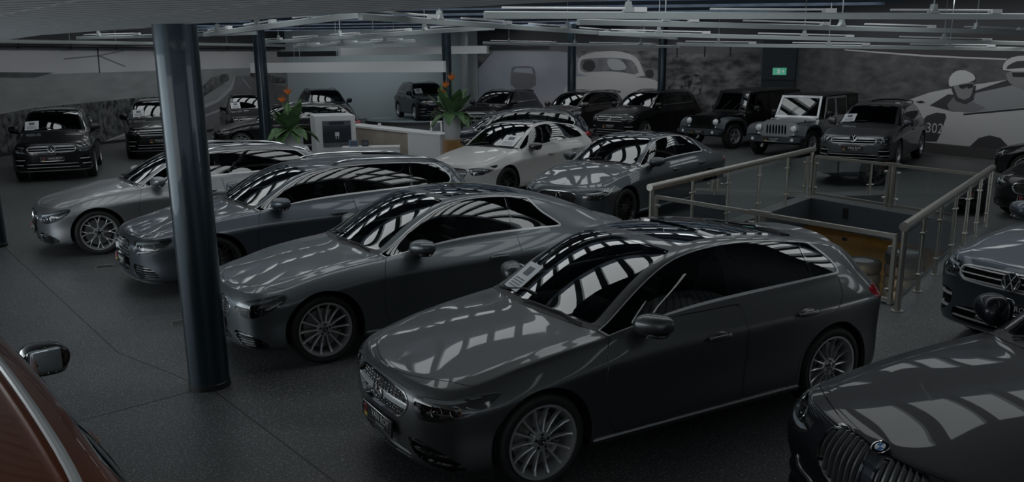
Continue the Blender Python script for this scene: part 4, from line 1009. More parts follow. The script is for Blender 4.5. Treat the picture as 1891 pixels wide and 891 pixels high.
# ------------------------------------------------------------------ the hall
def noise_mix(name, c0, c1, scale, rough=.5, detail=4, lo=.35, hi=.65, stretch=(1, 1, 1), bump=0):
    m, nt, b = nmat(name); tc = nt.nodes.new('ShaderNodeTexCoord'); mp = nt.nodes.new('ShaderNodeMapping'); mp.inputs['Scale'].default_value = stretch
    n = nt.nodes.new('ShaderNodeTexNoise'); n.inputs['Scale'].default_value = scale; n.inputs['Detail'].default_value = detail
    r = nt.nodes.new('ShaderNodeValToRGB'); r.color_ramp.elements[0].position = lo; r.color_ramp.elements[0].color = (*c0, 1); r.color_ramp.elements[1].position = hi; r.color_ramp.elements[1].color = (*c1, 1)
    nt.links.new(tc.outputs['Object'], mp.inputs[0]); nt.links.new(mp.outputs[0], n.inputs['Vector']); nt.links.new(n.outputs[0], r.inputs[0]); nt.links.new(r.outputs[0], b.inputs['Base Color']); b.inputs['Roughness'].default_value = rough
    b.inputs['Specular IOR Level'].default_value = .2
    return m, nt, b
def floor_mat():
    m, nt, b = nmat('terrazzo'); L = nt.links; tc = nt.nodes.new('ShaderNodeTexCoord')
    v = nt.nodes.new('ShaderNodeTexVoronoi'); v.inputs['Scale'].default_value = 75; L.new(tc.outputs['Object'], v.inputs['Vector'])
    w = nt.nodes.new('ShaderNodeTexWhiteNoise'); L.new(v.outputs['Position'], w.inputs['Vector'])
    d = nt.nodes.new('ShaderNodeMath'); d.operation = 'LESS_THAN'; d.inputs[1].default_value = .30; L.new(v.outputs['Distance'], d.inputs[0])
    g = nt.nodes.new('ShaderNodeMath'); g.operation = 'GREATER_THAN'; g.inputs[1].default_value = .74; L.new(w.outputs[0], g.inputs[0])
    k = nt.nodes.new('ShaderNodeMath'); k.operation = 'MULTIPLY'; L.new(d.outputs[0], k.inputs[0]); L.new(g.outputs[0], k.inputs[1])
    n = nt.nodes.new('ShaderNodeTexNoise'); n.inputs['Scale'].default_value = 1.1; n.inputs['Detail'].default_value = 5; L.new(tc.outputs['Object'], n.inputs['Vector'])
    r = nt.nodes.new('ShaderNodeValToRGB'); r.color_ramp.elements[0].position = .3; r.color_ramp.elements[0].color = (.064, .068, .070, 1); r.color_ramp.elements[1].position = .7; r.color_ramp.elements[1].color = (.086, .091, .093, 1); L.new(n.outputs[0], r.inputs[0])
    n2 = nt.nodes.new('ShaderNodeTexNoise'); n2.inputs['Scale'].default_value = 60; n2.inputs['Detail'].default_value = 3; L.new(tc.outputs['Object'], n2.inputs['Vector'])
    r2 = nt.nodes.new('ShaderNodeValToRGB'); r2.color_ramp.elements[0].position = .35; r2.color_ramp.elements[0].color = (.35, .35, .35, 1); r2.color_ramp.elements[1].position = .7; r2.color_ramp.elements[1].color = (1.65, 1.65, 1.65, 1); L.new(n2.outputs[0], r2.inputs[0])
    mu = nt.nodes.new('ShaderNodeMixRGB'); mu.blend_type = 'MULTIPLY'; mu.inputs[0].default_value = 1; L.new(r.outputs[0], mu.inputs[1]); L.new(r2.outputs[0], mu.inputs[2])
    mx = nt.nodes.new('ShaderNodeMixRGB'); mx.inputs[2].default_value = (.40, .405, .40, 1); L.new(k.outputs[0], mx.inputs[0]); L.new(mu.outputs[0], mx.inputs[1]); L.new(mx.outputs[0], b.inputs['Base Color'])
    b.inputs['Roughness'].default_value = .42; b.inputs['Specular IOR Level'].default_value = .35
def soffit_mat():
    # painted metal slats
    m, nt, b = nmat('soffit'); tc = nt.nodes.new('ShaderNodeTexCoord'); mp = nt.nodes.new('ShaderNodeMapping'); mp.inputs['Rotation'].default_value = (0, 0, .35)
    w = nt.nodes.new('ShaderNodeTexWave'); w.inputs['Scale'].default_value = 2.2; w.bands_direction = 'Y'; r = nt.nodes.new('ShaderNodeValToRGB'); r.color_ramp.elements[0].position = .10; r.color_ramp.elements[0].color = (.34, .36, .37, 1); r.color_ramp.elements[1].position = .30; r.color_ramp.elements[1].color = (.80, .84, .86, 1)
    nt.links.new(tc.outputs['Object'], mp.inputs[0]); nt.links.new(mp.outputs[0], w.inputs['Vector']); nt.links.new(w.outputs['Fac'], r.inputs[0]); nt.links.new(r.outputs[0], b.inputs['Base Color']); b.inputs['Roughness'].default_value = .7
floor_mat()
M('joint', (.012, .012, .013), .6); M('white_wall', (.62, .64, .64), .6); M('niche_wall', (.34, .42, .45), .6); soffit_mat(); M('joint_white', (.95, .97, .98), .6)
M('column_blue', (.020, .036, .048), .30, .5, .3); M('deck', (.070, .098, .14), .6); M('dark_wall', (.035, .04, .046), .5); M('beam_white', (.42, .46, .46), .4); M('fascia', (.80, .80, .80), .5)
M('door_blue', (.020, .028, .036), .4); M('plinth', (.05, .05, .052), .5); M('light_panel', (0, 0, 0), .5, emit=(.93, .98, 1.0), es=LIGHT); M('black_pipe', (.01, .01, .011), .4)
M('exit_green', (.0, .1, .05), .5, emit=(.10, .42, .28), es=.5); M('exit_white', (.5, .5, .5), .5, emit=(.6, .8, .7), es=.25)

RAIL = dict(NL=(2.02, 12.62), NR=(4.27, 9.42), FL=(5.98, 17.55), FR=(7.80, 14.30))
def lerp2(a, b, t): return (a[0] + (b[0] - a[0]) * t, a[1] + (b[1] - a[1]) * t)
def quad_in(d):
    c = [np.array(RAIL[k]) for k in ('NL', 'NR', 'FR', 'FL')]; m = sum(c) / 4; out = []
    for p in c:
        v = m - p; out.append(tuple(p + v / np.linalg.norm(v) * d))
    return out
HOLE = quad_in(.22)
def build_floor():
    # floor slab with the stair opening left out: four strips fan out from the opening to the outer edge
    out = [(-40, -12), (30, -12), (30, 60), (-40, 60)]
    hole = [HOLE[0], HOLE[1], HOLE[2], HOLE[3]]
    m = MB(); V = [(x, y, 0) for x, y in out] + [(x, y, 0) for x, y in hole] + [(x, y, -.45) for x, y in out] + [(x, y, -.45) for x, y in hole]
    F = []
    for k in range(4):
        a, b = k, (k + 1) % 4; F.append([a, b, 4 + b, 4 + a]); F.append([8 + b, 8 + a, 12 + a, 12 + b]); F.append([4 + a, 4 + b, 12 + b, 12 + a])
    m.add(V, F); o = struct(m.obj('floor', 'terrazzo', None, False))
    j = MB()
    def seam(a, b, w=.006):
        a, b = np.array(a), np.array(b); e = b - a; n = np.array([-e[1], e[0]]) / np.linalg.norm(e) * w
        j.add([(*(a - n), .0012), (*(b - n), .0012), (*(b + n), .0012), (*(a + n), .0012)], [[0, 1, 2, 3]])
    for a, b in (((-8.2, 13.9), (-3.9, 8.3)), ((-3.9, 8.3), (-2.7, 7.3)), ((-2.68, 7.32), (1.4, 2.2)), ((-2.68, 7.32), (-5.6, 4.6)), ((-8.05, 13.64), (-14, 10)), ((-8.05, 13.64), (-13, 22))): seam(a, b)
    struct(j.obj('trim_1', 'joint', None, False))
build_floor()
# pit under the opening
def wall_quad(name, a, b, z0, z1, m, th=.12, side=1):
    a, b = np.array(a, float), np.array(b, float); e = (b - a) / np.linalg.norm(b - a); n = np.array([-e[1], e[0]]) * th * side
    q = MB(); q.add([(*a, z0), (*b, z0), (*(b + n), z0), (*(a + n), z0), (*a, z1), (*b, z1), (*(b + n), z1), (*(a + n), z1)], [[0, 1, 2, 3], [4, 7, 6, 5], [0, 4, 5, 1], [1, 5, 6, 2], [2, 6, 7, 3], [3, 7, 4, 0]])
    return q.obj(name, m, None, False)
noise_mix('wood_orange', (.42, .24, .07), (.52, .31, .10), 3, .45, 4, .3, .7, (1, 1, .12))
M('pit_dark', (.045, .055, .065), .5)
m = MB(); m.box((5, 13.4, -2.46), (12, 14, .1)); struct(m.obj('floor', 'plinth', None, False))
struct(wall_quad('wall_lower_far', (5.4, 19.2), (9.6, 12.0), -2.4, -.46, 'wood_orange', .1, 1))
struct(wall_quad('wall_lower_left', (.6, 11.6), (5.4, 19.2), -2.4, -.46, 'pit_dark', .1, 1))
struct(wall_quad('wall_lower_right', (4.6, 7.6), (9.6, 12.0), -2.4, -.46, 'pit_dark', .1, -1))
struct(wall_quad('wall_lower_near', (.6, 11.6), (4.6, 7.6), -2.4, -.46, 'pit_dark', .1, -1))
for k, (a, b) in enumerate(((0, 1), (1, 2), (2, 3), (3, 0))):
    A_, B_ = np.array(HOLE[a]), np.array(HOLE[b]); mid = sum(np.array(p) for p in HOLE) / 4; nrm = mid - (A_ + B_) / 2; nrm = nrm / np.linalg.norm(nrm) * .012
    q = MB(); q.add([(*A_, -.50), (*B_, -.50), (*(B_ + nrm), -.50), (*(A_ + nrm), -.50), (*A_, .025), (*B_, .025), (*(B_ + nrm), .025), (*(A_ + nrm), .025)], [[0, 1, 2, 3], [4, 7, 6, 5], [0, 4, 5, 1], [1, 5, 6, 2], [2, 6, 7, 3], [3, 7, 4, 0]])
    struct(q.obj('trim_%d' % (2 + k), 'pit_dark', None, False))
def pit_light():
    l = area('pit_lamp', (5.3, 13.2, -.60), (1.6, 1.6), 170, (1, .8, .55)); return l
pit_light()

# walls. a wall frame gives flat mural pieces their place: (along the wall, height)
class Frame:
    def __init__(s, a, b):
        s.a = np.array(a, float); e = np.array(b, float) - s.a; s.len = np.linalg.norm(e); s.e = e / s.len; s.n = np.array([s.e[1], -s.e[0]])
        if s.n @ (-s.a) < 0: s.n = -s.n
    def p(s, u, v, d=0): q = s.a + s.e * u + s.n * d; return (q[0], q[1], v)
    def panel(s, poly, m, d, th=.006, name='mural_shape', parent=None, smooth=0):
        if smooth: poly = chaikin(poly, smooth)
        poly = [(min(max(u, .02), s.len - .02), max(v, .03)) for u, v in poly]
        q = MB(); q.prism(poly, s.p(0, 0, d), (*s.e, 0), (0, 0, 1), (*s.n, 0), th)
        return q.obj(name, m, parent, False)
def wall(name, fr, z1, m, th=.2):
    q = MB(); q.prism([(0, 0), (fr.len, 0), (fr.len, z1), (0, z1)], fr.p(0, 0, -th), (*fr.e, 0), (0, 0, 1), (*fr.n, 0), th)
    return struct(q.obj(name, m, None, False))
WL = Frame((-19.6, 18.2), (-10.3, 42.0)); OL = np.linalg.norm(np.array((-19.6, 18.2)) - np.array((-17.6, 23.3)))
WR = Frame((9.75, 30.7), (16.3, 16.3)); WB = Frame((-1.4, 40.0), (8.85, 31.75)); WN = Frame((-10.3, 42.0), (-2.5, 46.0)); WP = Frame((-2.5, 46.0), (-1.4, 40.0)); WD = Frame((8.85, 31.75), (9.75, 30.7))
HZ = 4.35
wall('wall_left', WL, HZ, 'dark_wall'); wall('wall_right', WR, HZ, 'dark_wall'); wall('wall_back', WB, HZ, 'dark_wall'); wall('wall_niche', WN, HZ, 'niche_wall'); wall('wall_panel', WP, HZ, 'white_wall')
wall('wall_door', WD, HZ, 'dark_wall')
# murals: black and white photographs printed on wallpaper
noise_mix('mural_sky', (.40, .41, .43), (.46, .46, .48), .25, .6); noise_mix('mural_field', (.19, .205, .21), (.245, .26, .265), 1.2, .6, 6, .3, .7, (1, 1, 3)); noise_mix('mural_far', (.06, .065, .07), (.10, .11, .115), 1.5, .6)
noise_mix('mural_wheat', (.018, .02, .021), (.15, .16, .165), 7, .6, 8, .36, .72, (1, 1, .6)); noise_mix('mural_road', (.13, .135, .145), (.16, .165, .175), 1.5, .6); M('mural_white', (.40, .41, .42), .6); M('mural_line', (.30, .31, .32), .6)
noise_mix('mural_hedge', (.03, .033, .034), (.15, .155, .16), 3.5, .6, 6, .3, .7); noise_mix('mural_grass', (.045, .047, .05), (.105, .105, .108), 2.2, .6, 8, .3, .7, (1, 1, 2.2)); noise_mix('mural_rough', (.04, .04, .045), (.22, .22, .225), 1.7, .6, 8, .36, .68, (1, 1, 2))
noise_mix('mural_fog', (.25, .28, .33), (.40, .40, .43), .35, .6, 3, .3, .7); M('mural_dark', (.03, .03, .033), .6); M('mural_mid', (.13, .13, .14), .6); M('mural_grey', (.20, .21, .22), .6); M('mural_black', (.012, .012, .013), .6); M('mural_car', (.36, .37, .38), .6); M('mural_skin', (.17, .17, .175), .6); noise_mix('mural_bush', (.02, .02, .022), (.20, .20, .2), 4, .6, 8, .4, .62)
M('mural_beetle', (.46, .46, .46), .6); noise_mix('mural_glass', (.10, .10, .11), (.22, .22, .23), 2, .6)
def mural(name, label, fr, base, u0=.03, u1=None, z0=.05, z1=3.30):
    u1 = u1 or fr.len - .03; t = thing(name, label, 'mural', fr.p((u0 + u1) / 2, z0, .003))
    return t
def mural_part(t, fr, poly, m, d, name, sm=0):
    o = fr.panel(poly, m, d, .004, name, None, sm); o.parent = t; o.matrix_parent_inverse = Matrix.Translation(Vector(t.location)).inverted(); return o
def shift(P): return [(u + OL, v) for u, v in P]
T = mural('field_mural', 'black and white mural of a grass field and a winding country road', WL, None)
e = WL.len - .03
for nm, P, m, d, sm in (
    ('mural_ground', [(.03, .05), (e, .05), (e, 2.6), (.03, 2.6)], 'mural_field', .002, 0),
    ('mural_sky', [(.03, 2.27), (OL + 7, 2.46), (e, 2.53), (e, 3.32), (.03, 3.32)], 'mural_sky', .005, 0),
    ('mural_far_ground', shift([(-5, 2.55), (4.7, 2.56), (7.1, 2.5), (6.3, 2.35), (4.7, 2.4), (-5, 2.4)]), 'mural_far', .009, 0),
    ('mural_wheat', shift([(-5, 1.2), (4.5, 1.243), (6.1, 1.40), (8.8, 1.48), (10.8, 1.54), (12.82, 1.50), (12.7, .73), (8.8, .06), (-5, .06)]), 'mural_wheat', .009, 0),
    ('mural_hedge', shift([(14.9, 2.235), (15.84, 2.17), (15.74, 1.95), (14.9, 1.67), (13.88, 1.28), (12.76, 1.04), (11.84, .785), (11.91, 1.29), (13.79, 1.73), (14.45, 1.92)]), 'mural_hedge', .013, 1),
    ('mural_road', shift([(16.41, 2.2), (17.28, 2.18), (20.0, 1.6), (20.0, .06), (8.3, .06), (9.6, .06), (11.78, .38), (14.86, 1.256), (15.96, 1.77)]), 'mural_road', .017, 0),
    ('mural_road_line', shift([(16.26, 2.16), (16.33, 2.16), (16.05, 1.65), (15.15, 1.18), (13.33, .755), (10.37, .286), (8.8, .05), (8.6, .05), (10.26, .393), (13.2, .89), (14.96, 1.27), (15.92, 1.77)]), 'mural_line', .021, 0),
    ('mural_road_line', shift([(16.73, 2.2), (16.96, 1.96), (17.29, 1.68), (17.35, 1.58), (17.21, 1.68), (16.88, 1.94)]), 'mural_line', .021, 0),
    ('mural_road_line', shift([(15.1, .78), (14.14, .6), (14.15, .684), (15.11, .87)]), 'mural_line', .021, 0),
    ('mural_tree', shift([(15.34, 2.29), (15.86, 2.3), (15.96, 2.03), (15.5, 1.91), (15.27, 2.05)]), 'mural_hedge', .021, 1),
    ('mural_tree', shift([(17.2, 2.2), (17.7, 2.4), (18.4, 2.3), (19, 2.1), (19.9, 2.05), (19.9, 1.75), (18, 1.95)]), 'mural_hedge', .021, 1),
    ('mural_pole', shift([(9.03, 3.3), (9.10, 3.3), (9.05, 2.45), (9.0, 2.45)]), 'mural_dark', .009, 0)):
    mural_part(T, WL, P, m, d, nm, sm)
for a in (-1.4, .9, 2.2):
    mural_part(T, WL, shift([(9.06 + a * .0, 3.02), (9.06 + 1.5 * math.sin(a), 3.02 - .62 * abs(math.cos(a)) if a < 2 else 3.2), (9.06 + 1.52 * math.sin(a), 3.06 - .62 * abs(math.cos(a)) if a < 2 else 3.24), (9.10, 3.06)]), 'mural_mid', .009, 'mural_turbine_blade')
T = mural('beetle_mural', 'black and white mural of a white rounded vintage car in mist', WB, None)
e = WB.len - .03
for nm, P, m, d, sm in (
    ('mural_ground', [(.03, .05), (e, .05), (e, 3.30), (.03, 3.30)], 'mural_rough', .002, 0),
    ('mural_hill', [(.03, 3.30), (e, 3.18), (e, 2.91), (10.9, 2.85), (8.2, 3.0), (.03, 3.1)], 'mural_mid', .006, 0),
    ('mural_mist', [(.03, 3.12), (3.8, 3.1), (5.3, 2.95), (6.0, 2.0), (5.6, .06), (.03, .06)], 'mural_fog', .006, 1),
    ('mural_van', [(1.89, 2.355), (2.07, 2.467), (3.08, 2.462), (3.22, 2.175), (3.22, 1.509), (1.82, 1.493)], 'mural_mid', .010, 1),
    ('mural_van_window', [(1.98, 2.22), (2.16, 2.38), (3.0, 2.37), (3.08, 2.15)], 'mural_fog', .014, 0),
    ('mural_car_body', [(4.6, 1.416), (4.89, 1.745), (5.36, 2.112), (8.5, 2.016), (9.02, 1.88), (9.33, 1.68), (9.5, 1.38), (9.65, .58), (9.6, .06), (4.4, .06), (4.34, .42)], 'mural_beetle', .010, 1),
    ('mural_car_roof', [(5.366, 2.0), (5.33, 2.69), (5.62, 2.9), (6.34, 3.01), (7.22, 3.02), (7.83, 2.89), (8.15, 2.7), (8.35, 2.34), (8.5, 1.98)], 'mural_beetle', .014, 1),
    ('mural_windscreen', [(5.44, 2.62), (5.62, 2.73), (6.75, 2.78), (7.76, 2.71), (8.03, 2.54), (8.24, 2.08), (7.24, 2.24), (6.28, 2.24), (5.5, 2.18)], 'mural_glass', .018, 1),
    ('mural_driver', [(5.57, 2.33), (5.63, 2.58), (5.83, 2.68), (6.14, 2.66), (6.22, 2.35), (5.94, 2.22)], 'mural_dark', .022, 1),
    ('mural_passenger', [(6.7, 2.655), (6.95, 2.756), (7.45, 2.65), (7.7, 2.32), (7.2, 2.28), (6.9, 2.32)], 'mural_car', .022, 1),
    ('mural_mirror', [(8.45, 2.28), (8.8, 2.32), (8.86, 2.04), (8.57, 1.98)], 'mural_dark', .018, 1),
    ('mural_bush', [(9.34, 1.58), (10.05, 2.08), (10.7, 2.18), (10.94, 1.89), (10.75, 1.3), (9.62, 1.38)], 'mural_bush', .018, 1)):
    mural_part(T, WB, P, m, d, nm, sm)
for u in (9.77, 10.9, 11.9): mural_part(T, WB, [(u, 3.18), (u + .06, 3.18), (u + .06, 2.75), (u, 2.75)], 'mural_black', .012, 'mural_post')
T = mural('racing_mural', 'black and white mural of two helmeted drivers in a white open racing car', WR, None)
e = WR.len - .03; X8 = WR.len - .05
for nm, P, m, d, sm in (
    ('mural_ground', [(.03, .05), (e, .05), (e, 3.25), (.03, 3.25)], 'mural_grass', .002, 0),
    ('mural_sky', [(.03, 3.25), (e, 3.25), (e, 2.55), (7.745, 2.63), (6.44, 2.68), (5.0, 2.75), (2.07, 2.94), (.03, 3.0)], 'mural_dark', .006, 0),
    ('mural_treeline', [(2.07, 2.94), (5.0, 2.748), (6.44, 2.678), (7.745, 2.628), (7.75, 2.587), (6.445, 2.635), (5.0, 2.70), (2.07, 2.906)], 'mural_white', .010, 0),
    ('mural_car_body', [(3.9, .9), (4.0, 1.109), (4.557, 1.402), (5.443, 1.694), (6.32, 1.865), (7.79, 2.08), (9.5, 2.3), (13, 2.4), (X8, 2.0), (X8, .30), (5.3, .284), (4.474, .574), (3.94, .782)], 'mural_car', .010, 0),
    ('mural_cockpit', [(5.487, 1.33), (6.08, 1.667), (6.365, 1.646), (6.893, 1.778), (7.82, 2.079), (9.5, 2.35), (9.5, 2.0), (8.515, 1.956), (7.066, 1.725), (6.926, 1.52), (6.794, 1.239), (6.28, 1.2)], 'mural_dark', .014, 0),
    ('mural_screen', [(6.934, 1.721), (8.5, 2.063), (9.6, 2.2), (9.6, 1.6), (8.586, 1.445), (7.45, 1.283), (6.63, 1.187), (6.776, 1.383)], 'mural_grey', .018, 0),
    ('mural_driver', [(6.083, 1.37), (6.28, 1.614), (6.755, 1.542), (6.967, 1.463), (7.314, 1.334), (6.966, 1.218), (6.19, 1.211)], 'mural_mid', .022, 0),
    ('mural_line', [(6.634, 1.158), (9.6, 1.55), (9.6, 1.50), (6.64, 1.114)], 'mural_black', .014, 0),
    ('mural_face', [(6.18, 1.847), (6.277, 1.93), (6.86, 2.04), (6.85, 1.849), (6.815, 1.602), (6.62, 1.538), (6.372, 1.588)], 'mural_skin', .026, 1),
    ('mural_helmet', [(6.092, 1.86), (6.047, 2.08), (6.181, 2.272), (6.466, 2.34), (6.765, 2.249), (6.897, 2.136), (6.876, 2.036), (6.279, 1.908)], 'mural_white', .030, 1),
    ('mural_strap', [(6.143, 1.876), (6.231, 1.878), (6.407, 1.589), (6.622, 1.523), (6.832, 1.603), (6.874, 1.921), (6.924, 1.922), (6.906, 1.548), (6.669, 1.423), (6.348, 1.499)], 'mural_dark', .034, 0),
    ('mural_goggles', [(6.399, 1.925), (6.834, 1.977), (6.847, 1.877), (6.718, 1.831), (6.643, 1.887), (6.583, 1.828), (6.444, 1.839)], 'mural_black', .034, 0),
    ('mural_face', [(7.742, 2.32), (8.6, 2.33), (8.7, 2.0), (8.4, 1.85), (8.094, 1.92), (7.872, 2.025)], 'mural_skin', .026, 1),
    ('mural_helmet', [(7.696, 2.299), (7.66, 2.45), (7.75, 2.587), (7.952, 2.682), (8.412, 2.705), (8.75, 2.55), (8.8, 2.305)], 'mural_white', .030, 1),
    ('mural_goggles', [(7.782, 2.354), (7.801, 2.437), (7.944, 2.519), (8.06, 2.559), (8.6, 2.585), (8.6, 2.411), (8.114, 2.383), (7.964, 2.369)], 'mural_dark', .034, 0),
    ('mural_glasses', [(7.946, 2.273), (8.6, 2.278), (8.6, 2.171), (7.992, 2.164)], 'mural_black', .034, 0),
    ('mural_badge', [(5.25, .30), (5.279, .875), (5.429, 1.037), (5.749, 1.144), (6.041, 1.129), (6.088, 1.041), (5.936, .517), (5.85, .327)], 'mural_dark', .014, 0),
    ('mural_wheel_arch', [(6.95, .295), (7.188, .533), (7.504, .629), (7.831, .581), (8.147, .337), (8.15, .28), (6.95, .28)], 'mural_dark', .014, 0),
    ('mural_vent', [(4.985, 1.418), (5.209, 1.457), (5.348, 1.401), (5.124, 1.377)], 'mural_black', .014, 0)):
    mural_part(T, WR, P, m, d, nm, sm)
o_ = text_mesh('302', .40, 'mural_number', 'mural_white', None, WR.p(5.74, .69, .022), (*WR.e, 0), (-WR.e[0] * .0, -WR.e[1] * .0, 1)); o_.parent = T; o_.matrix_parent_inverse = Matrix.Translation(Vector(T.location)).inverted()
q = MB(); q.prism([(.05, 0), (WR.len - .05, 0), (WR.len - .05, .28), (.05, .28)], WR.p(0, 0, .04), (*WR.e, 0), (0, 0, 1), (*WR.n, 0), .10); struct(q.obj('baseboard_right', 'plinth', None, False))
q = MB(); q.prism([(.05, 0), (WL.len - .05, 0), (WL.len - .05, .10), (.05, .10)], WL.p(0, 0, .03), (*WL.e, 0), (0, 0, 1), (*WL.n, 0), .05); struct(q.obj('baseboard_left', 'joint', None, False))
# emergency door with its sign between the two murals
q = MB(); q.prism([(.04, .02), (1.34, .02), (1.34, 3.3), (.04, 3.3)], WD.p(0, 0, .01), (*WD.e, 0), (0, 0, 1), (*WD.n, 0), .04); d_ = struct(q.obj('door_1', 'door_blue', None, False))
q = MB(); q.prism([(.06, 1.93), (1.32, 1.93), (1.32, 1.97), (.06, 1.97)], WD.p(0, 0, .05), (*WD.e, 0), (0, 0, 1), (*WD.n, 0), .02); q.obj('door_rail', 'black_pipe', d_, False)
q = MB(); q.prism([(.5, 2.12), (1.0, 2.12), (1.0, 2.36), (.5, 2.36)], WD.p(0, 0, .06), (*WD.e, 0), (0, 0, 1), (*WD.n, 0), .06); s_ = q.obj('exit_sign', 'exit_green', None, False); tag(s_, 'green lit emergency exit sign above the dark blue door', 'sign')
for nm, P in (('running_figure', [(.66, 2.16), (.70, 2.24), (.68, 2.30), (.73, 2.34), (.77, 2.30), (.80, 2.26), (.76, 2.22), (.80, 2.16), (.75, 2.15), (.72, 2.2)]), ('exit_arrow', [(.86, 2.22), (.90, 2.22), (.90, 2.17), (.96, 2.24), (.90, 2.31), (.90, 2.26), (.86, 2.26)])):
    q = MB(); q.prism(P, WD.p(0, 0, .12), (*WD.e, 0), (0, 0, 1), (*WD.n, 0), .003); q.obj(nm, 'exit_white', s_, False)

# ceilings: the low soffit over the near cars and the high deck over the hall
SOF = [(-19.4, 17.6), (-12.5, 17.4), (-7.6, 13.1), (-4.9, 9.6), (-2.57, 7.35), (-1.1, 6.0), (.1, 5.12), (1.0, 4.68), (2.4, 4.5), (6, 4.45), (24, 4.45), (24, -12), (-19.4, -12)]
q = MB(); q.prism(SOF, (0, 0, 3.07), (1, 0, 0), (0, 1, 0), (0, 0, 1), .45); o = q.obj('ceiling', 'soffit', None, False); struct(o)
j = MB()
def cseam(a, b, w=.010):
    a, b = np.array(a), np.array(b); e = b - a; n = np.array([-e[1], e[0]]) / np.linalg.norm(e) * w; z = 3.066
    j.add([(*(a - n), z), (*(a + n), z), (*(b + n), z), (*(b - n), z)], [[0, 1, 2, 3]])
for a, b in (((-3.13, 5.66), (-1.6, 3.9)), ((-5.6, 9.5), (-2.45, 6.06)), ((-2.45, 6.06), (-.6, 3.9)), ((-3.9, 8.75), (-1.58, 6.13)), ((-1.58, 6.13), (-.2, 4.9)), ((-1.88, 5.57), (-.7, 4.1))): cseam(a, b)
struct(j.obj('trim_6', 'joint_white', None, False))
q = MB(); q.box((0, 25, HZ + .06), (54, 60, .12)); struct(q.obj('ceiling', 'deck', None, False))
# ------------------------------------------------------------------ columns, ceiling fittings, balustrade, counter, plants
def column(x, y, r, z1, label):
    m = MB(); m.lathe([(r, 0), (r, .02), (r, z1 - .02), (r, z1)], 40, (x, y, 0)); o = m.obj('round_column', 'column_blue', None, ang=40)
    # origin at the base
    o.data.transform(Matrix.Translation((-x, -y, 0))); o.location = (x, y, 0)
    b = MB(); b.lathe([(r + .006, 0), (r + .006, .05), (r + .001, .055)], 40); k = b.obj('column_base_ring', 'black_pipe', o, ang=40); tag(o, label, 'column')
column(-2.68, 7.36, .172, 3.07, 'thick dark blue round column standing between the two nearest rows of cars')
column(-8.13, 13.62, .19, 3.07, 'dark blue round column cut off by the left edge of the picture')
column(-7.0, 25.6, .17, HZ, 'dark blue round column behind the left potted plant by the counter')
column(-2.2, 32.0, .165, HZ, 'dark blue round column behind the right potted plant on the wooden pedestal')
column(2.36, 34.4, .165, HZ, 'slim dark blue column in front of the vintage car mural')
column(5.75, 34.2, .155, HZ, 'slim dark blue column right of the black off-roader with headlights on, before the rough mural')

def track(name_label, A, B, w=.075, n_h=3, pipe=True, seed=0):
    rnd = random.Random(seed); A, B = np.array(A, float), np.array(B, float); L = np.linalg.norm(B - A); u = (B - A) / L; v = np.array([-u[1], u[0], 0]); v /= np.linalg.norm(v); up = np.array([0, 0, 1.])
    T = thing('lighting_track', name_label, 'lighting track', tuple((A + B) / 2), 0, 'white lighting tracks under the high ceiling'); c = (A + B) / 2
    m = MB(); m.prism([(-w / 2, -.045), (w / 2, -.045), (w / 2, .03), (w * .3, .045), (-w * .3, .045), (-w / 2, .03)], A - c, v, up, u, L); m.obj('track_rail', 'beam_white', T, False)
    k = max(2, int(L / 2.6))
    for i in range(k):
        t0 = L * (i + .08) / k; t1 = L * (i + .72) / k; p = A - c + up * .085 + v * .02
        m = MB(); m.tube([p + u * t0, p + u * t1], .015, 8); m.obj('light_tube', 'fascia', T)
        m = MB(); q = A - c + u * t1 + up * .07; m.prism([(-.09, -.03), (.09, -.03), (.09, .03), (-.09, .03)], q - v * .045, u, up, v, .09); m.obj('tube_holder', 'fascia', T, False)
    for i in range(n_h):
        t = L * (i + .4) / n_h; q = A - c + u * t
        m = MB(); zt = HZ - (A + u * t)[2] if True else 1
        m.tube([q + up * .10, q + up * zt], .011, 6); m.prism([(-.09, .04), (.09, .04), (.04, .10), (.025, .17), (-.025, .17), (-.04, .10)], q - v * .04, u, up, v, .08); m.obj('hanger', 'beam_white', T, False)
for k, (lab, A, B) in enumerate((
    ('nearest white lighting track running across the upper right', (-.3, 11.3, 3.3), (13.5, 15.6, 3.3)),
    ('second nearest white lighting track at the upper right', (1.04, 13.8, 3.3), (12.0, 20.6, 3.2)),
    ('third white lighting track from the front at the upper right', (2.0, 20.4, 3.3), (12.2, 21.6, 2.985)),
    ('white lighting track nearest the racing car mural at the upper right', (4.6, 25.0, 3.1), (12.3, 21.6, 2.85)),
    ('white lighting track crossing the middle between two slim columns', (-2.0, 12.4, 3.35), (4.9, 26.8, 3.3)),
    ('white lighting track rising from the left behind the thick column', (-6.5, 19.6, 3.35), (-2.0, 12.0, 3.35)),
    ('white lighting track over the reception counter', (-7.8, 28.5, 3.35), (-.3, 17.35, 3.35)),
    ('far white lighting track above the counter fascia', (-8.0, 34.0, 3.3), (-2.7, 26.1, 3.3)),
    ('far white lighting track before the vintage car mural', (-.9, 31.0, 3.3), (5.8, 31.0, 3.1)),
    ('white lighting track along the field mural behind the thick column', (-12.5, 26.5, 3.5), (-6.6, 24.0, 3.5)))):
    track(lab, A, B, seed=k)
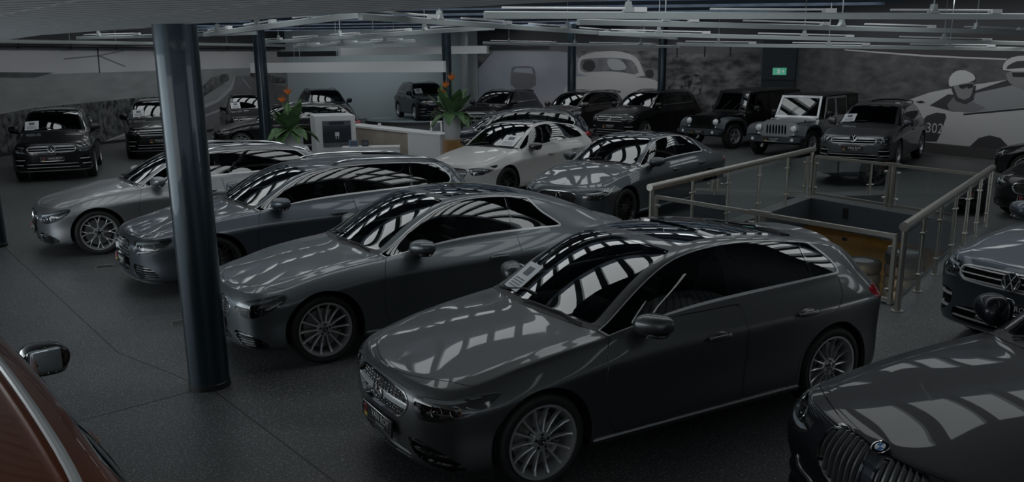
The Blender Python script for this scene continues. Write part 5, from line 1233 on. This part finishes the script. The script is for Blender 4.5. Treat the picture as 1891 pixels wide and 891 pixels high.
# glowing panels in the high ceiling between the tracks
P_ = []
for k in range(9):
    y0 = 6.2 + 3.6 * k
    P_.append(y0)
def light_panel(x0, x1, y, w, label, yaw=.0):
    L_ = x1 - x0; T = thing('ceiling_light', label, 'ceiling light', ((x0 + x1) / 2, y, HZ - .02), yaw, 'long light panels in the high ceiling')
    m = MB(); m.box((0, 0, -.012), (L_, w, .02)); m.obj('diffuser', 'light_panel', T, False)
    m = MB()
    q = -L_ / 2 + .3
    while q < L_ / 2: m.box((q, 0, -.10), (.16, w, .10)); q += .62
    m.obj('reflection_bars', 'beam_white', T, False)  # bars added to stripe the panels' reflections in glass and bonnets
    m = MB()
    for s_ in (-1, 1): m.box((0, s_ * (w / 2 + .03), -.17), (L_ + .12, .06, .34))
    m.obj('glow_shield', 'deck', T, False)  # deep boards added to hide the bright panels from the camera
ROWS = (('nearest', 'second', 'third', 'fourth', 'fifth', 'sixth', 'seventh', 'eighth', 'ninth', 'tenth', 'eleventh', 'twelfth', 'thirteenth', 'fourteenth', 'fifteenth', 'sixteenth'))
for k in range(11):
    y = 8.3 + 2.9 * k; hw = (6.5, 9, 10, 10.5, 11, 11, 10.5, 10, 9.5, 8.5, 5)[k]; cx = (3.2, 2., .6, 0, -1, -1.5, -2, -3, -3.6, -4.2, -5.2)[k]
    light_panel(cx - hw, cx + hw, y, 1.3, '%s long glowing panel in the high ceiling, counted from the front' % ROWS[k])

M('strip_glow', (0, 0, 0), .5, emit=(.90, 1.0, .97), es=STRIP)
for k in range(9):
    m = MB(); m.box((0, 0, 0), (9.0, .09, .03)); o = m.obj('strip_light', 'strip_glow', None, False); o.location = (-2.0 + 1.05 * k - .2, -2.2 + .62 * k - 1.2, 3.05); o.rotation_euler = (0, 0, 2.10); tag(o, 'slim strip light under the low ceiling above the near cars', 'ceiling light', 'strip lights under the low ceiling')
# hanging white fascia over the counter, and the bulkhead before the niche
T = thing('hanging_fascia', 'long white fascia hanging on thin wires over the reception counter', 'fascia', (-4.6, 26.9, 2.42))
def fas(A, B, z0, z1, th, m, par, name):
    A, B = np.array((*A, z0)), np.array((*B, z0)); u = (B - A); L = np.linalg.norm(u); u /= L; v = np.array([-u[1], u[0], 0]); c = np.array(par.location)
    q = MB(); q.prism([(0, 0), (L, 0), (L, z1 - z0), (0, z1 - z0)], A - c, u, (0, 0, 1), -v, th); return q.obj(name, m, par, False)
fas((-7.9, 28.0), (-1.72, 24.6), 2.44, 2.735, .12, 'fascia', T, 'fascia_board')
for t in (.24, .27, .47, .66, .76, .93):
    p = np.array((-7.9, 28.0)) * (1 - t) + np.array((-1.72, 24.6)) * t; m = MB(); m.tube([(p[0] + 4.6, p[1] - 26.9, .30), (p[0] + 4.6, p[1] - 26.9, HZ - 2.42)], .006, 5); m.obj('wire', 'beam_white', T)
T = thing('ceiling_bulkhead', 'pale stepped bulkhead above the niche with the turntable', 'bulkhead', (-4, 37, 2.98))
fas((-6.8, 38.0), (-.75, 36.2), 2.98, 3.28, .5, 'fascia', T, 'bulkhead_board'); fas((-9.2, 36.6), (-6.8, 36.2), 2.95, 3.15, .3, 'black_pipe', T, 'bulkhead_dark_board'); fas((-.75, 36.2), (1.6, 36.0), 3.1, 3.25, .3, 'black_pipe', T, 'bulkhead_dark_board')  # dark boards at both ends of the pale one
T = thing('curtain_rail', 'black and white double pipe running along the top of the field mural', 'rail', (-14, 30.2, 3.3))
for nm, dz, r, mt in (('black_pipe', .0, .055, 'black_pipe'), ('white_pipe', .13, .07, 'beam_white')):
    m = MB(); a = np.array(WL.p(.5, 3.34 + dz, .22)); b = np.array(WL.p(WL.len - .4, 3.34 + dz, .22)); c = np.array((-14, 30.2, 3.3)); m.tube([a - c + (b - a) * t for t in np.linspace(0, 1, 8)], r, 10); m.obj(nm, mt, T)
for k in range(12):
    p = np.array(WL.p(1.2 + 2.0 * k, 3.34, .22)) - np.array((-14, 30.2, 3.3)); m = MB(); m.box(tuple(p), (.10, .10, .15)); m.obj('pipe_clamp', 'black_pipe', T, False)
    m = MB(); m.tube([tuple(p + np.array((0, 0, .1))), tuple(p + np.array((0, 0, 1.0)))], .012, 6); m.obj('pipe_hanger', 'beam_white', T)
m = MB(); m.prism(chaikin([(-1.75, 13.6), (-.2, 13.5), (.62, 13.3), (.15, 12.75), (-.6, 12.6), (-1.3, 12.9)], 1), (0, 0, 3.50), (1, 0, 0), (0, 1, 0), (0, 0, 1), .05); o = m.obj('ceiling_flap', 'black_pipe', None, False); tag(o, 'dark pointed panel jutting out from under the low ceiling edge', 'ceiling panel')
T = thing('ceiling_camera', 'small dark device hanging from the ceiling at the top right', 'security camera', (3.6, 8.9, 3.3))
m = MB(); m.lathe([(.0, 0), (.05, .01), (.07, .06), (.07, .16), (.02, .2)], 16); m.obj('camera_dome', 'black_pipe', T); m = MB(); m.box((-.12, 0, .07), (.16, .05, .05), .2, .01); m.obj('camera_arm', 'black_pipe', T); m = MB(); m.tube([(0, 0, .18), (0, 0, 1.05)], .015); m.obj('camera_stem', 'beam_white', T)

# stair opening balustrade
M('steel', (.46, .445, .40), .34, .9); M('steel_dark', (.10, .10, .105), .35, 1.); glassy('rail_glass', (.80, .86, .86))
def balustrade(label, a, b, kind, n, z_hand=.96):
    a, b = np.array((*a, 0.)), np.array((*b, 0.)); u = b - a; L = np.linalg.norm(u); u /= L; v = np.array([-u[1], u[0], 0]); up = np.array((0, 0, 1.))
    T = thing('glass_balustrade', label, 'balustrade', tuple((a + b) / 2), 0, 'balustrades round the stair opening'); c = (a + b) / 2; A = a - c
    inn = np.array((5.02, 13.47, 0)) - c; inn = inn - c * 0; sgn = 1 if (np.array((5.02, 13.47, 0)) - c) @ v > 0 else -1
    if kind == 'side':
        m = MB(); m.tube([A - u * .06 + up * z_hand, A + u * (L + .06) + up * z_hand], .052, 18); m.obj('handrail', 'steel', T)
        for i in range(n + 1):
            q = A + u * (L * i / n); r = .036 if i in (0, n) else .026
            m = MB(); m.tube([q, q + up * (z_hand - .05)], r, 14); m.obj('post', 'steel', T)
            m = MB(); m.lathe([(r + .03, 0), (r + .03, .012), (r, .014)], 16, tuple(q)); m.obj('post_foot', 'steel', T)
            if i < n:
                g0, g1 = q + u * .07, A + u * (L * (i + 1) / n) - u * .07; w = v * sgn * .012
                m = MB(); m.add([g0 + up * .10 - w * 0, g1 + up * .10, g1 + up * (z_hand - .11), g0 + up * (z_hand - .11)], [[0, 1, 2, 3]]); g = m.obj('glass_panel', 'rail_glass', T, False)
                for gg, s_ in ((g0, -1), (g1, 1)):
                    for zz in (.22, z_hand - .24):
                        k = MB(); k.sell(tuple(gg + u * s_ * .02 + up * zz), (.03, .03, .018), .6, .6, 10, 6); k.obj('glass_clamp', 'steel', g)
    else:
        zt = z_hand - .13
        for (z_, h_) in ((zt, .05), (.10, .045)):
            m = MB(); m.prism([(-.025, -h_ / 2), (.025, -h_ / 2), (.025, h_ / 2), (-.025, h_ / 2)], A + u * .09 + up * z_, v, up, u, L - .18); m.obj('frame_rail', 'steel', T, False)
        for i in range(n + 1):
            for e in ((1,) if i == 0 else (-1,) if i == n else (-1, 1)):
                q = A + u * (L * i / n) + u * e * (.10 if i in (0, n) else .05)
                m = MB(); m.prism([(-.022, -.022), (.022, -.022), (.022, .022), (-.022, .022)], q + up * .06, u, v, up, zt - .06); m.obj('frame_upright', 'steel', T, False)
            if i not in (0, n):
                q = A + u * (L * i / n); m = MB(); m.tube([q, q + up * zt], .028, 12); m.obj('post', 'steel', T)
                m = MB(); m.prism([(-.16, -.028), (.16, -.028), (.16, .028), (-.16, .028)], q + up * (zt + .012) - v * .03, u, up, v, .06); m.obj('rail_joint', 'steel', T, False)
            if i < n:
                g0, g1 = A + u * (L * i / n + .13), A + u * (L * (i + 1) / n - .13)
                m = MB(); m.add([g0 + up * .13, g1 + up * .13, g1 + up * (zt - .03), g0 + up * (zt - .03)], [[0, 1, 2, 3]]); g = m.obj('glass_panel', 'rail_glass', T, False)
                for gg in (g0, g1):
                    for zz in (.22, zt - .13): k = MB(); k.sell(tuple(gg + up * zz), (.045, .03, .022), .5, .5, 10, 6); k.obj('glass_clamp', 'steel', g)
balustrade('long glass balustrade with round steel handrail on the left of the stair opening', RAIL['NL'], RAIL['FL'], 'side', 5)
balustrade('long glass balustrade with round steel handrail on the right of the stair opening', RAIL['NR'], RAIL['FR'], 'side', 6)
balustrade('short framed glass balustrade nearest the camera, behind the front hatchback', RAIL['NL'], RAIL['NR'], 'end', 2)
balustrade('short framed glass balustrade at the far end of the stair opening', RAIL['FL'], RAIL['FR'], 'end', 2)
# tyres stacked on the lower floor
def tyre_proto():
    m = MB(); r, rr, w = .33, .21, .21
    m.lathe([(rr, .01), (rr + .03, 0), (r - .04, .004), (r - .01, .03), (r, .06), (r, w - .06), (r - .01, w - .03), (r - .04, w - .004), (rr + .03, w), (rr, w - .01), (rr - .015, w - .04), (rr - .015, .04)], 40, close=True)
    t = m.obj('tyre', 'tyre', None, ang=50); k = MB(); k.lathe([(rr - .005, w - .02), (rr - .03, w - .05), (.07, w - .06), (.05, w - .03), (0, w - .03)], 30)
    for q in range(5):
        a = 2 * math.pi * q / 5; k.prism([(-.03, .05), (.03, .05), (.035, rr - .02), (-.035, rr - .02)], (0, 0, w - .06), (-math.sin(a), math.cos(a), 0), (math.cos(a), math.sin(a), 0), (0, 0, 1), .03)
    k.obj('rim', 'alloy', t); return t
TY = tyre_proto()
def tyre_at(x, y, z, label, first=[True]):
    if first[0]: t = TY; first[0] = False
    else:
        t = TY.copy(); link(t)
        for ch in list(TY.children): c_ = ch.copy(); link(c_); c_.parent = t
    t.location = (x, y, z); tag(t, label, 'tyre', 'tyres stacked on the lower floor')
ORD = ('top', 'second', 'third', 'fourth', 'fifth', 'sixth', 'seventh', 'eighth', 'lowest')
for nm, x, y, n in (('left', 6.12, 15.05, 8), ('right', 6.73, 14.72, 9)):
    for k in range(n): tyre_at(x, y, -2.41 + .213 * k, '%s tyre of the %s stack below the stair opening, before the orange wall' % (ORD[n - 1 - k], nm))

for (x, y, z), d, nm, l in (((6.34, 16.54, -.15), (.12, .03, .20), 'wall_opening', 'small dark upright opening in the dark edge wall of the stair opening'), ((6.58, 17.11, -.77), (.11, .03, .055), 'wall_socket', 'small dark socket on the orange wall of the lower floor')):
    m = MB(); m.box((0, 0, 0), d, 0, .004); o = m.obj(nm, 'black_pipe', None, ang=20); o.location = (x, y, z); o.rotation_euler = (0, 0, -1.045); tag(o, l, 'opening' if nm == 'wall_opening' else 'socket')
# floor sockets
for k, (x, y, l) in enumerate(((-5.72, 12.1, 'small square steel floor socket in front of the silver-grey estate'), (-3.62, 9.3, 'small square steel floor socket left of the thick column'))):
    T = thing('floor_socket', l, 'floor socket', (x, y, 0), .35)
    m = MB()
    for a, b in (((-.11, -.11), (.11, -.11)), ((.11, -.11), (.11, .11)), ((.11, .11), (-.11, .11)), ((-.11, .11), (-.11, -.11))): m.tube([(*a, .003), (*b, .003)], .004, 6)
    m.obj('socket_frame', 'steel', T); m = MB(); m.box((0, 0, .001), (.21, .21, .004)); m.obj('socket_lid', 'plastic', T, False)

# reception
noise_mix('oak', (.26, .14, .05), (.36, .21, .09), 4, .5, 4, .3, .7, (1, 6, .4)); noise_mix('pale_wood', (.34, .29, .24), (.40, .35, .30), 3, .5, 4, .3, .7, (1, 8, 1))
M('white_gloss', (.66, .66, .66), .3); M('screen_dark', (.03, .035, .045), .15); M('screen_grey', (.17, .19, .21), .2, .5); M('glass_blue', (.10, .16, .24), .3)
ry = -.62
def RP(x, y): c, s = math.cos(ry), math.sin(ry); return (-4.6 + x * c - y * s, 22.6 + x * s + y * c)
T = thing('coffee_cabinet', 'tall white cabinet with a built-in coffee machine beside the left potted plant', 'cabinet', (-4.45, 22.6, 0), .30)
m = MB(); m.box((0, .35, .72), (1.0, 1.3, 1.44), 0, .01); cb = m.obj('cabinet_body', 'white_gloss', T, ang=20)
m = MB(); m.box((.03, -.306, 1.00), (.70, .02, .62), 0, .005); cm = m.obj('coffee_machine', 'screen_dark', T, ang=20); cm['label'] = 'built-in coffee machine front'
m = MB(); m.box((.03, -.32, 1.26), (.70, .012, .12)); m.obj('machine_panel', 'screen_grey', cm, False)
m = MB(); m.box((.03, -.33, 1.262), (.36, .006, .07)); m.obj('machine_display', 'screen_dark', cm, False)
m = MB(); m.box((.03, -.33, .99), (.10, .03, .10)); m.tube([(.0, -.335, .93), (.0, -.335, .88)], .012); m.tube([(.06, -.335, .93), (.06, -.335, .88)], .012); m.obj('machine_spout', 'white_gloss', cm, False)
m = MB(); m.box((.03, -.325, .735), (.70, .012, .09)); m.obj('machine_drawer', 'screen_grey', cm, False)
T = thing('white_desk', 'low white desk with an open knee space beside the coffee cabinet', 'desk', (-3.35, 21.35, 0), .10)
m = MB(); m.box((.0, .2, .73), (1.38, .40, .05), 0, .006); m.obj('desk_top', 'white_gloss', T, ang=20)
m = MB(); m.box((-.45, .02, .36), (.44, .03, .69)); m.obj('front_panel', 'white_gloss', T, False)
for x in (-.66, .66):
    m = MB(); m.box((x, .2, .35), (.06, .38, .70)); m.obj('end_panel', 'white_gloss', T, False)
m = MB(); m.box((0, .37, .35), (1.26, .03, .70)); m.obj('back_panel', 'plastic', T, False)
m = MB(); m.box((.2, .02, .66), (.86, .03, .09)); m.obj('apron', 'white_gloss', T, False)
cA, cB = np.array((-4.35, 24.6)), np.array((-1.42, 20.75)); cu_ = (cB - cA) / np.linalg.norm(cB - cA); cl = np.linalg.norm(cB - cA); ca_ = math.atan2(cu_[1], cu_[0])
T = thing('reception_counter', 'long white reception counter with pale wooden inner side', 'counter', (*((cA + cB) / 2), 0), ca_)
m = MB(); m.box((0, 0, 1.06), (cl, .5, .05), 0, .006); m.obj('counter_top', 'white_gloss', T, ang=20)
m = MB(); m.box((0, .18, .52), (cl - .04, .06, 1.03)); m.obj('outer_panel', 'white_gloss', T, False); m = MB(); m.box((-.7, -.18, .52), (cl - 1.5, .05, 1.03)); m.obj('inner_panel', 'pale_wood', T, False); m = MB(); m.box((cl / 2 - .75, -.22, .52), (1.45, .05, 1.03)); m.obj('front_panel', 'white_gloss', T, False); m = MB(); m.box((cl / 2 - .03, 0, .52), (.05, .46, 1.03)); m.obj('end_panel', 'white_gloss', T, False)
def on_counter(t, d, z=1.085): p = cA + cu_ * t + np.array((-cu_[1], cu_[0])) * d; return (p[0], p[1], z)
T = thing('picture_frame', 'white framed stand leaning on the counter by the right potted plant', 'frame', on_counter(cl - .55, .0), ca_ + 1.0)
m = MB(); m.add([(-.14, 0, 0), (.14, 0, 0), (.14, .10, .27), (-.14, .10, .27), (-.14, .02, -.0), (.14, .02, 0), (.14, .12, .27), (-.14, .12, .27)], [[0, 1, 2, 3], [4, 7, 6, 5], [0, 4, 5, 1], [1, 5, 6, 2], [2, 6, 7, 3], [3, 7, 4, 0]]); m.obj('frame_border', 'white_gloss', T, False)
m = MB(); m.add([(-.10, .008, .04), (.10, .008, .04), (.10, .085, .235), (-.10, .085, .235)], [[0, 1, 2, 3]]); m.obj('frame_picture', 'screen_grey', T, False)
m = MB(); m.lathe([(.0, 0), (.03, 0), (.04, .02), (.045, .09), (.04, .09), (.03, .02), (0, .015)], 20); o = m.obj('cup', 'white_gloss', None); o.location = on_counter(1.55, 0); tag(o, 'small white cup standing on the reception counter', 'cup')
for k, (x, w_, mt, l) in enumerate(((-.42, .22, 'glass_blue', 'small blue leaflet box on the white desk beside the coffee cabinet'), (-.14, .16, 'screen_dark', 'dark card terminal on the white desk right of the blue leaflet box'))):
    m = MB(); m.box((0, 0, .075), (w_, .12, .15), 0, .01)
    o = m.obj('leaflet_box' if k == 0 else 'card_terminal', mt, None, ang=20); c, s = math.cos(.1), math.sin(.1); o.location = (-3.35 + x * c - .2 * s, 21.35 + x * s + .2 * c, .755); o.rotation_euler = (0, 0, .1); tag(o, l, 'box' if k == 0 else 'terminal')
    q = MB(); q.box((0, -.064, .08), (w_ * .7, .006, .09)); q.obj('front_card', 'screen_grey', o, False)
# plants
noise_mix('leaf', (.045, .10, .040), (.10, .18, .075), 6, .45); M('stem', (.06, .12, .04), .5); M('flower', (.62, .17, .03), .5); M('soil', (.02, .015, .01), .8); M('pot_white', (.58, .60, .61), .35)
def leaf_mesh(base, az, ln, wd, rise, droop, rnd):
    V = []; F = []; n = 9; c, s = math.cos(az), math.sin(az)
    for i in range(n):
        t = i / (n - 1); r = ln * (.15 * t + .75 * t * (1 - rise * .6)) ; r = ln * t * (1 - rise) ** .5
        z = ln * (rise * 1.25 * t - droop * t * t); w = wd * (math.sin(math.pi * min(1, max(0, (t - .22) / .78)) ** .8) * .5 + .03)
        for k, q in ((-1, .18), (0, 0), (1, .18)):
            V.append((base[0] + c * r - s * k * w, base[1] + s * r + c * k * w, base[2] + z + q * w))
    for i in range(n - 1):
        for k in range(2): F.append([i * 3 + k, i * 3 + k + 1, i * 3 + 4 + k, i * 3 + 3 + k])
    return V, F
def potted(name, label, loc, pr, ph, seed, k=1.0, nf=2):
    rnd = random.Random(seed); T = thing(name, label, 'plant', loc)
    m = MB(); m.lathe([(.0, 0), (pr * .72, 0), (pr * .80, .02), (pr * .98, ph * .5), (pr * 1.0, ph * .8), (pr * .95, ph), (pr * .87, ph), (pr * .86, ph - .06), (0, ph - .06)], 36); m.obj('pot', 'pot_white', T, ang=50)
    m = MB(); m.lathe([(0, ph - .05), (pr * .87, ph - .055)], 24); m.obj('soil', 'soil', T)
    for i in range(46):
        az = rnd.uniform(0, 6.28); low = rnd.random() < .55
        V, F = leaf_mesh((.05 * math.cos(az), .05 * math.sin(az), ph - .05), az, k * rnd.uniform(.55, .85), k * rnd.uniform(.20, .30), rnd.uniform(.30, .52) if low else rnd.uniform(.55, .85), rnd.uniform(.5, .95) if low else rnd.uniform(.1, .3), rnd)
        m = MB(); m.add(V, F); m.obj('leaf', 'leaf', T, ang=80)
    for i in range(nf):
        az = rnd.uniform(2.6, 4.6) if i else 1.2; h = k * (.80 - .17 * i); r = k * .10 * (i + .3); p = (r * math.cos(az), r * math.sin(az) * .4, ph + h)
        m = MB(); m.tube([(0, 0, ph - .05), (p[0] * .5, p[1] * .5, ph + h * .55), p], .012 * k, 6); st = m.obj('flower_stem', 'stem', T)
        m = MB()
        for q in range(5):
            a = -1.1 + .55 * q; m.add([(p[0] - .02, p[1], p[2] - .02), (p[0] + .02, p[1] + .012, p[2] - .02), (p[0] + .055 * math.sin(a), p[1] - .012, p[2] + .09), (p[0] + .12 * k * math.sin(a), p[1], p[2] + .19 * k * math.cos(a)), (p[0], p[1] - .02, p[2])], [[0, 1, 2], [0, 2, 3], [1, 3, 2], [0, 3, 4], [1, 4, 3]])
        m.obj('flower', 'flower', st, False)
potted('potted_plant', 'larger potted plant with orange flowers in a white pot beside the coffee cabinet', (-5.15, 20.9, .58), .29, .62, 3, 1.05, 2)
m = MB(); m.box((0, 0, .29), (.6, .6, .58), 0, .01); o = m.obj('plant_stand', 'white_gloss', None, ang=20); o.location = (-5.15, 20.9, 0); tag(o, 'low white block under the larger potted plant', 'plant stand')
potted('potted_plant', 'smaller potted plant with orange flowers in a white vase on the wooden pedestal', (-1.31, 20.2, 1.00), .20, .58, 8, .95, 3)
m = MB(); m.box((0, 0, .5), (.42, .42, 1.0), 0, .006); o = m.obj('wooden_pedestal', 'oak', None, ang=20); o.location = (-1.28, 20.2, 0); o.rotation_euler = (0, 0, .25); tag(o, 'square oak pedestal at the end of the reception counter', 'pedestal')
# niche: turntable and curved panels
T = thing('turntable', 'round pale turntable platform carrying a dark sport utility vehicle in the white niche', 'platform', (-4.25, 41.3, 0))
m = MB(); m.lathe([(0, .14), (2.35, .14), (2.4, .12)], 64); m.obj('platform_top', 'niche_wall', T); m = MB(); m.lathe([(2.4, .0), (2.4, .13)], 64); m.obj('platform_skirt', 'plinth', T)
for k, (pts, d, l) in enumerate(((((2.9, .02), (2.95, .6), (3.3, 1.15), (3.9, 1.35), (5.2, 1.38), (5.2, .02)), .05, 'rounded grey-blue panel on the niche wall left of the turntable, smaller one'), (((2.3, .02), (2.4, .5), (2.85, 1.1), (3.4, 1.34), (4.5, 1.36), (4.5, .02)), .02, 'rounded grey-blue panel on the niche wall behind the smaller rounded panel'))):
    q = MB(); q.prism(chaikin(pts, 2, False), WN.p(0, 0, d), (*WN.e, 0), (0, 0, 1), (*WN.n, 0), .03); o = q.obj('wall_panel', 'niche_wall', None, False); tag(o, l, 'wall panel')
# ------------------------------------------------------------------ the cars
def sc_hatch(**k): return dict(HATCH, **k)
RS6 = scaled(WAGON, 4.98 / 4.72, 1.06, 1.0, ax=(.93, 3.845), wheel=(.352, .275))
# foreground row
build_car('hatchback', 'dark grey hatchback in the foreground with panoramic glass roof and star grille', 'paint_graphite', HATCH, (-.242, 6.086), .529, 2, opt=dict(paper=(8.62, .42, .30, 1.2), vent=True))
build_car('coupe', 'grey two-door coupe between the thick column and the foreground hatchback', 'paint_selenite', COUPE, (-2.19, 8.616), .554, 2)
build_car('estate_car', 'blue-grey estate car with large honeycomb grille behind the thick column', 'paint_daytona', RS6, (-4.15, 11.35), .60, 2, opt=dict(fascia=RS6_FACE, emblem=('rings', .615, .045, .0), plate=.40, handle='paint_daytona', spokes='blade7', rimm='alloy_dark', fbump=None))
build_car('estate_car', 'silver-grey estate car at the left beside the blue-grey estate', 'paint_silver', WAGON, (-6.572, 13.623), .564, 2, opt=dict(sidem=('glass', 'glass_dark')))
# middle row
build_car('hatchback', 'white hatchback with black roof glass by the reception counter', 'paint_white', HATCH, (-.74, 18.19), .921, 2, opt=dict(rimm='alloy_dark', spokes='twin5', mirrorm='gloss_black', trim='gloss_black', paper=(8.62, -.42, .34, 1.3)))
build_car('saloon_car', 'matt blue-grey sports saloon with black wheels and red seats beside the white hatchback', 'paint_magno', SEDAN, (1.245, 15.08), .881, 2, opt=dict(rimm='alloy_dark', spokes='cross', cal='caliper_red', seatm='leather_red'))
build_car('estate_car', 'dark blue compact estate with red tail lamps behind the white hatchback', 'paint_night', dict(scaled(WAGON, .97, 1.0, 1.0)), (-1.6, 24.2), .06, 1, opt=dict(rimm='alloy_dark', spokes='twin5', rails=(8.6, 13, 11.3, 'chrome')))
# sport utility vehicles round the walls
build_car('suv', 'black sport utility vehicle at the far left with a price sheet in its windscreen', 'paint_black', SUV, (-11.367, 22.2), 1.955, 1, opt=dict(paper=(8.75, .50, .32, 1.2), spokes='five'))
build_car('suv', 'black sport utility vehicle mostly hidden behind the thick column', 'paint_black', scaled(SUV, 1.04, 1.01, 1.01), (-10.64, 26.99), 1.939, 1, opt=dict(paper=(8.75, .50, .32, 1.2), emblem=None))
build_car('suv', 'black car facing forward left of the larger potted plant', 'paint_black', scaled(SUV, 1., 1., .98), (-9.25, 32.2), 1.946, 0, opt=dict(paper=(8.75, .50, .32, 1.2), emblem=None))
build_car('estate_car', 'black estate car with silver roof rails behind the coffee cabinet', 'paint_black', WAGON, (-8.65, 28.4), .40, 0, opt=dict(rails=(8.6, 13, 11.3, 'chrome')))
build_car('suv', 'dark green-black sport utility vehicle behind the estate with silver roof rails', 'paint_night', SUV, (-7.25, 36.2), 1.95, 0, opt=dict(emblem=None))
q5 = build_car('suv', 'dark sport utility vehicle on the round turntable in the niche', 'paint_night', SUV, (-3.42, 40.2), 1.96, 0, opt=dict(emblem=('rings', .765, .05, .02), paper=(8.75, .50, .32, 1.2))); q5.location.z = .14
build_car('suv', 'black sport utility vehicle between the right potted plant and the vintage car mural', 'paint_black', scaled(SUV, .99, .97, .97), (-.95, 34.0), 1.095, 0, opt=dict(emblem=None))
build_car('suv', 'bronze-grey sport utility vehicle behind the first slim column', 'paint_bronze', scaled(SUV, .96, .96, .97), (1.62, 32.1), .824, 0, opt=dict(emblem=None))
build_car('suv', 'black long sport utility vehicle with chrome grille beside the second slim column', 'paint_black', scaled(SUV, 1.05, 1.0, 1.0), (3.906, 30.53), .828, 1)
jb = build_offroader('off_roader', 'black boxy off-roader with grey wheel flares below the dark blue door', 'paint_black', (6.35, 28.0), .62); jb.scale = (.98, .98, .95)
js = build_offroader('off_roader', 'silver boxy off-roader with black soft top beside the grey sport utility vehicle', 'paint_jeep', (7.75, 25.3), .80); js.scale = (.96, .96, .92)
build_car('suv', 'grey sport utility vehicle with a price sheet, in front of the racing mural', 'paint_tiguan', scaled(SUV, 1.05, 1.0, .93), (8.85, 22.4), .964, 1, opt=dict(paper=(8.75, .50, .32, 1.2)))
build_car('saloon_car', 'black low car cut off by the right edge below the racing mural', 'paint_black', SEDAN, (11.67, 19.52), -.80, 0)
build_car('suv', 'blue-grey sport utility vehicle with round front badge at the right of the stair opening', 'paint_dolphin', SUV, (5.203, 8.008), .484, 2, opt=dict(rails=None, spokes='twin5'))
build_car('saloon_car', 'black car behind the blue-grey sport utility vehicle at the right edge', 'paint_black', SEDAN, (9.35, 14.95), .55, 1)
build_car('suv', 'dark grey sport utility vehicle with twin kidney grilles in the bottom right corner', 'paint_carbon', scaled(SUV, 1.09, 1.09, 1.05), (2.56, 4.095), .271, 2, opt=dict(fascia=BMW_FACE, emblem=('roundel', 1.01, .043, .008), rails=None, plate=.53, clad=True))
build_car('suv', 'copper-brown car with roof rails cut off by the bottom left corner', 'paint_brown', scaled(SUV, 1.08, 1.03, 1.0), (-3.80, 4.60), -.865, 2, opt=dict(pano=None, mirrorm='gloss_black', rails=(8.4, 13.1, 11.6, 'bright_trim')))
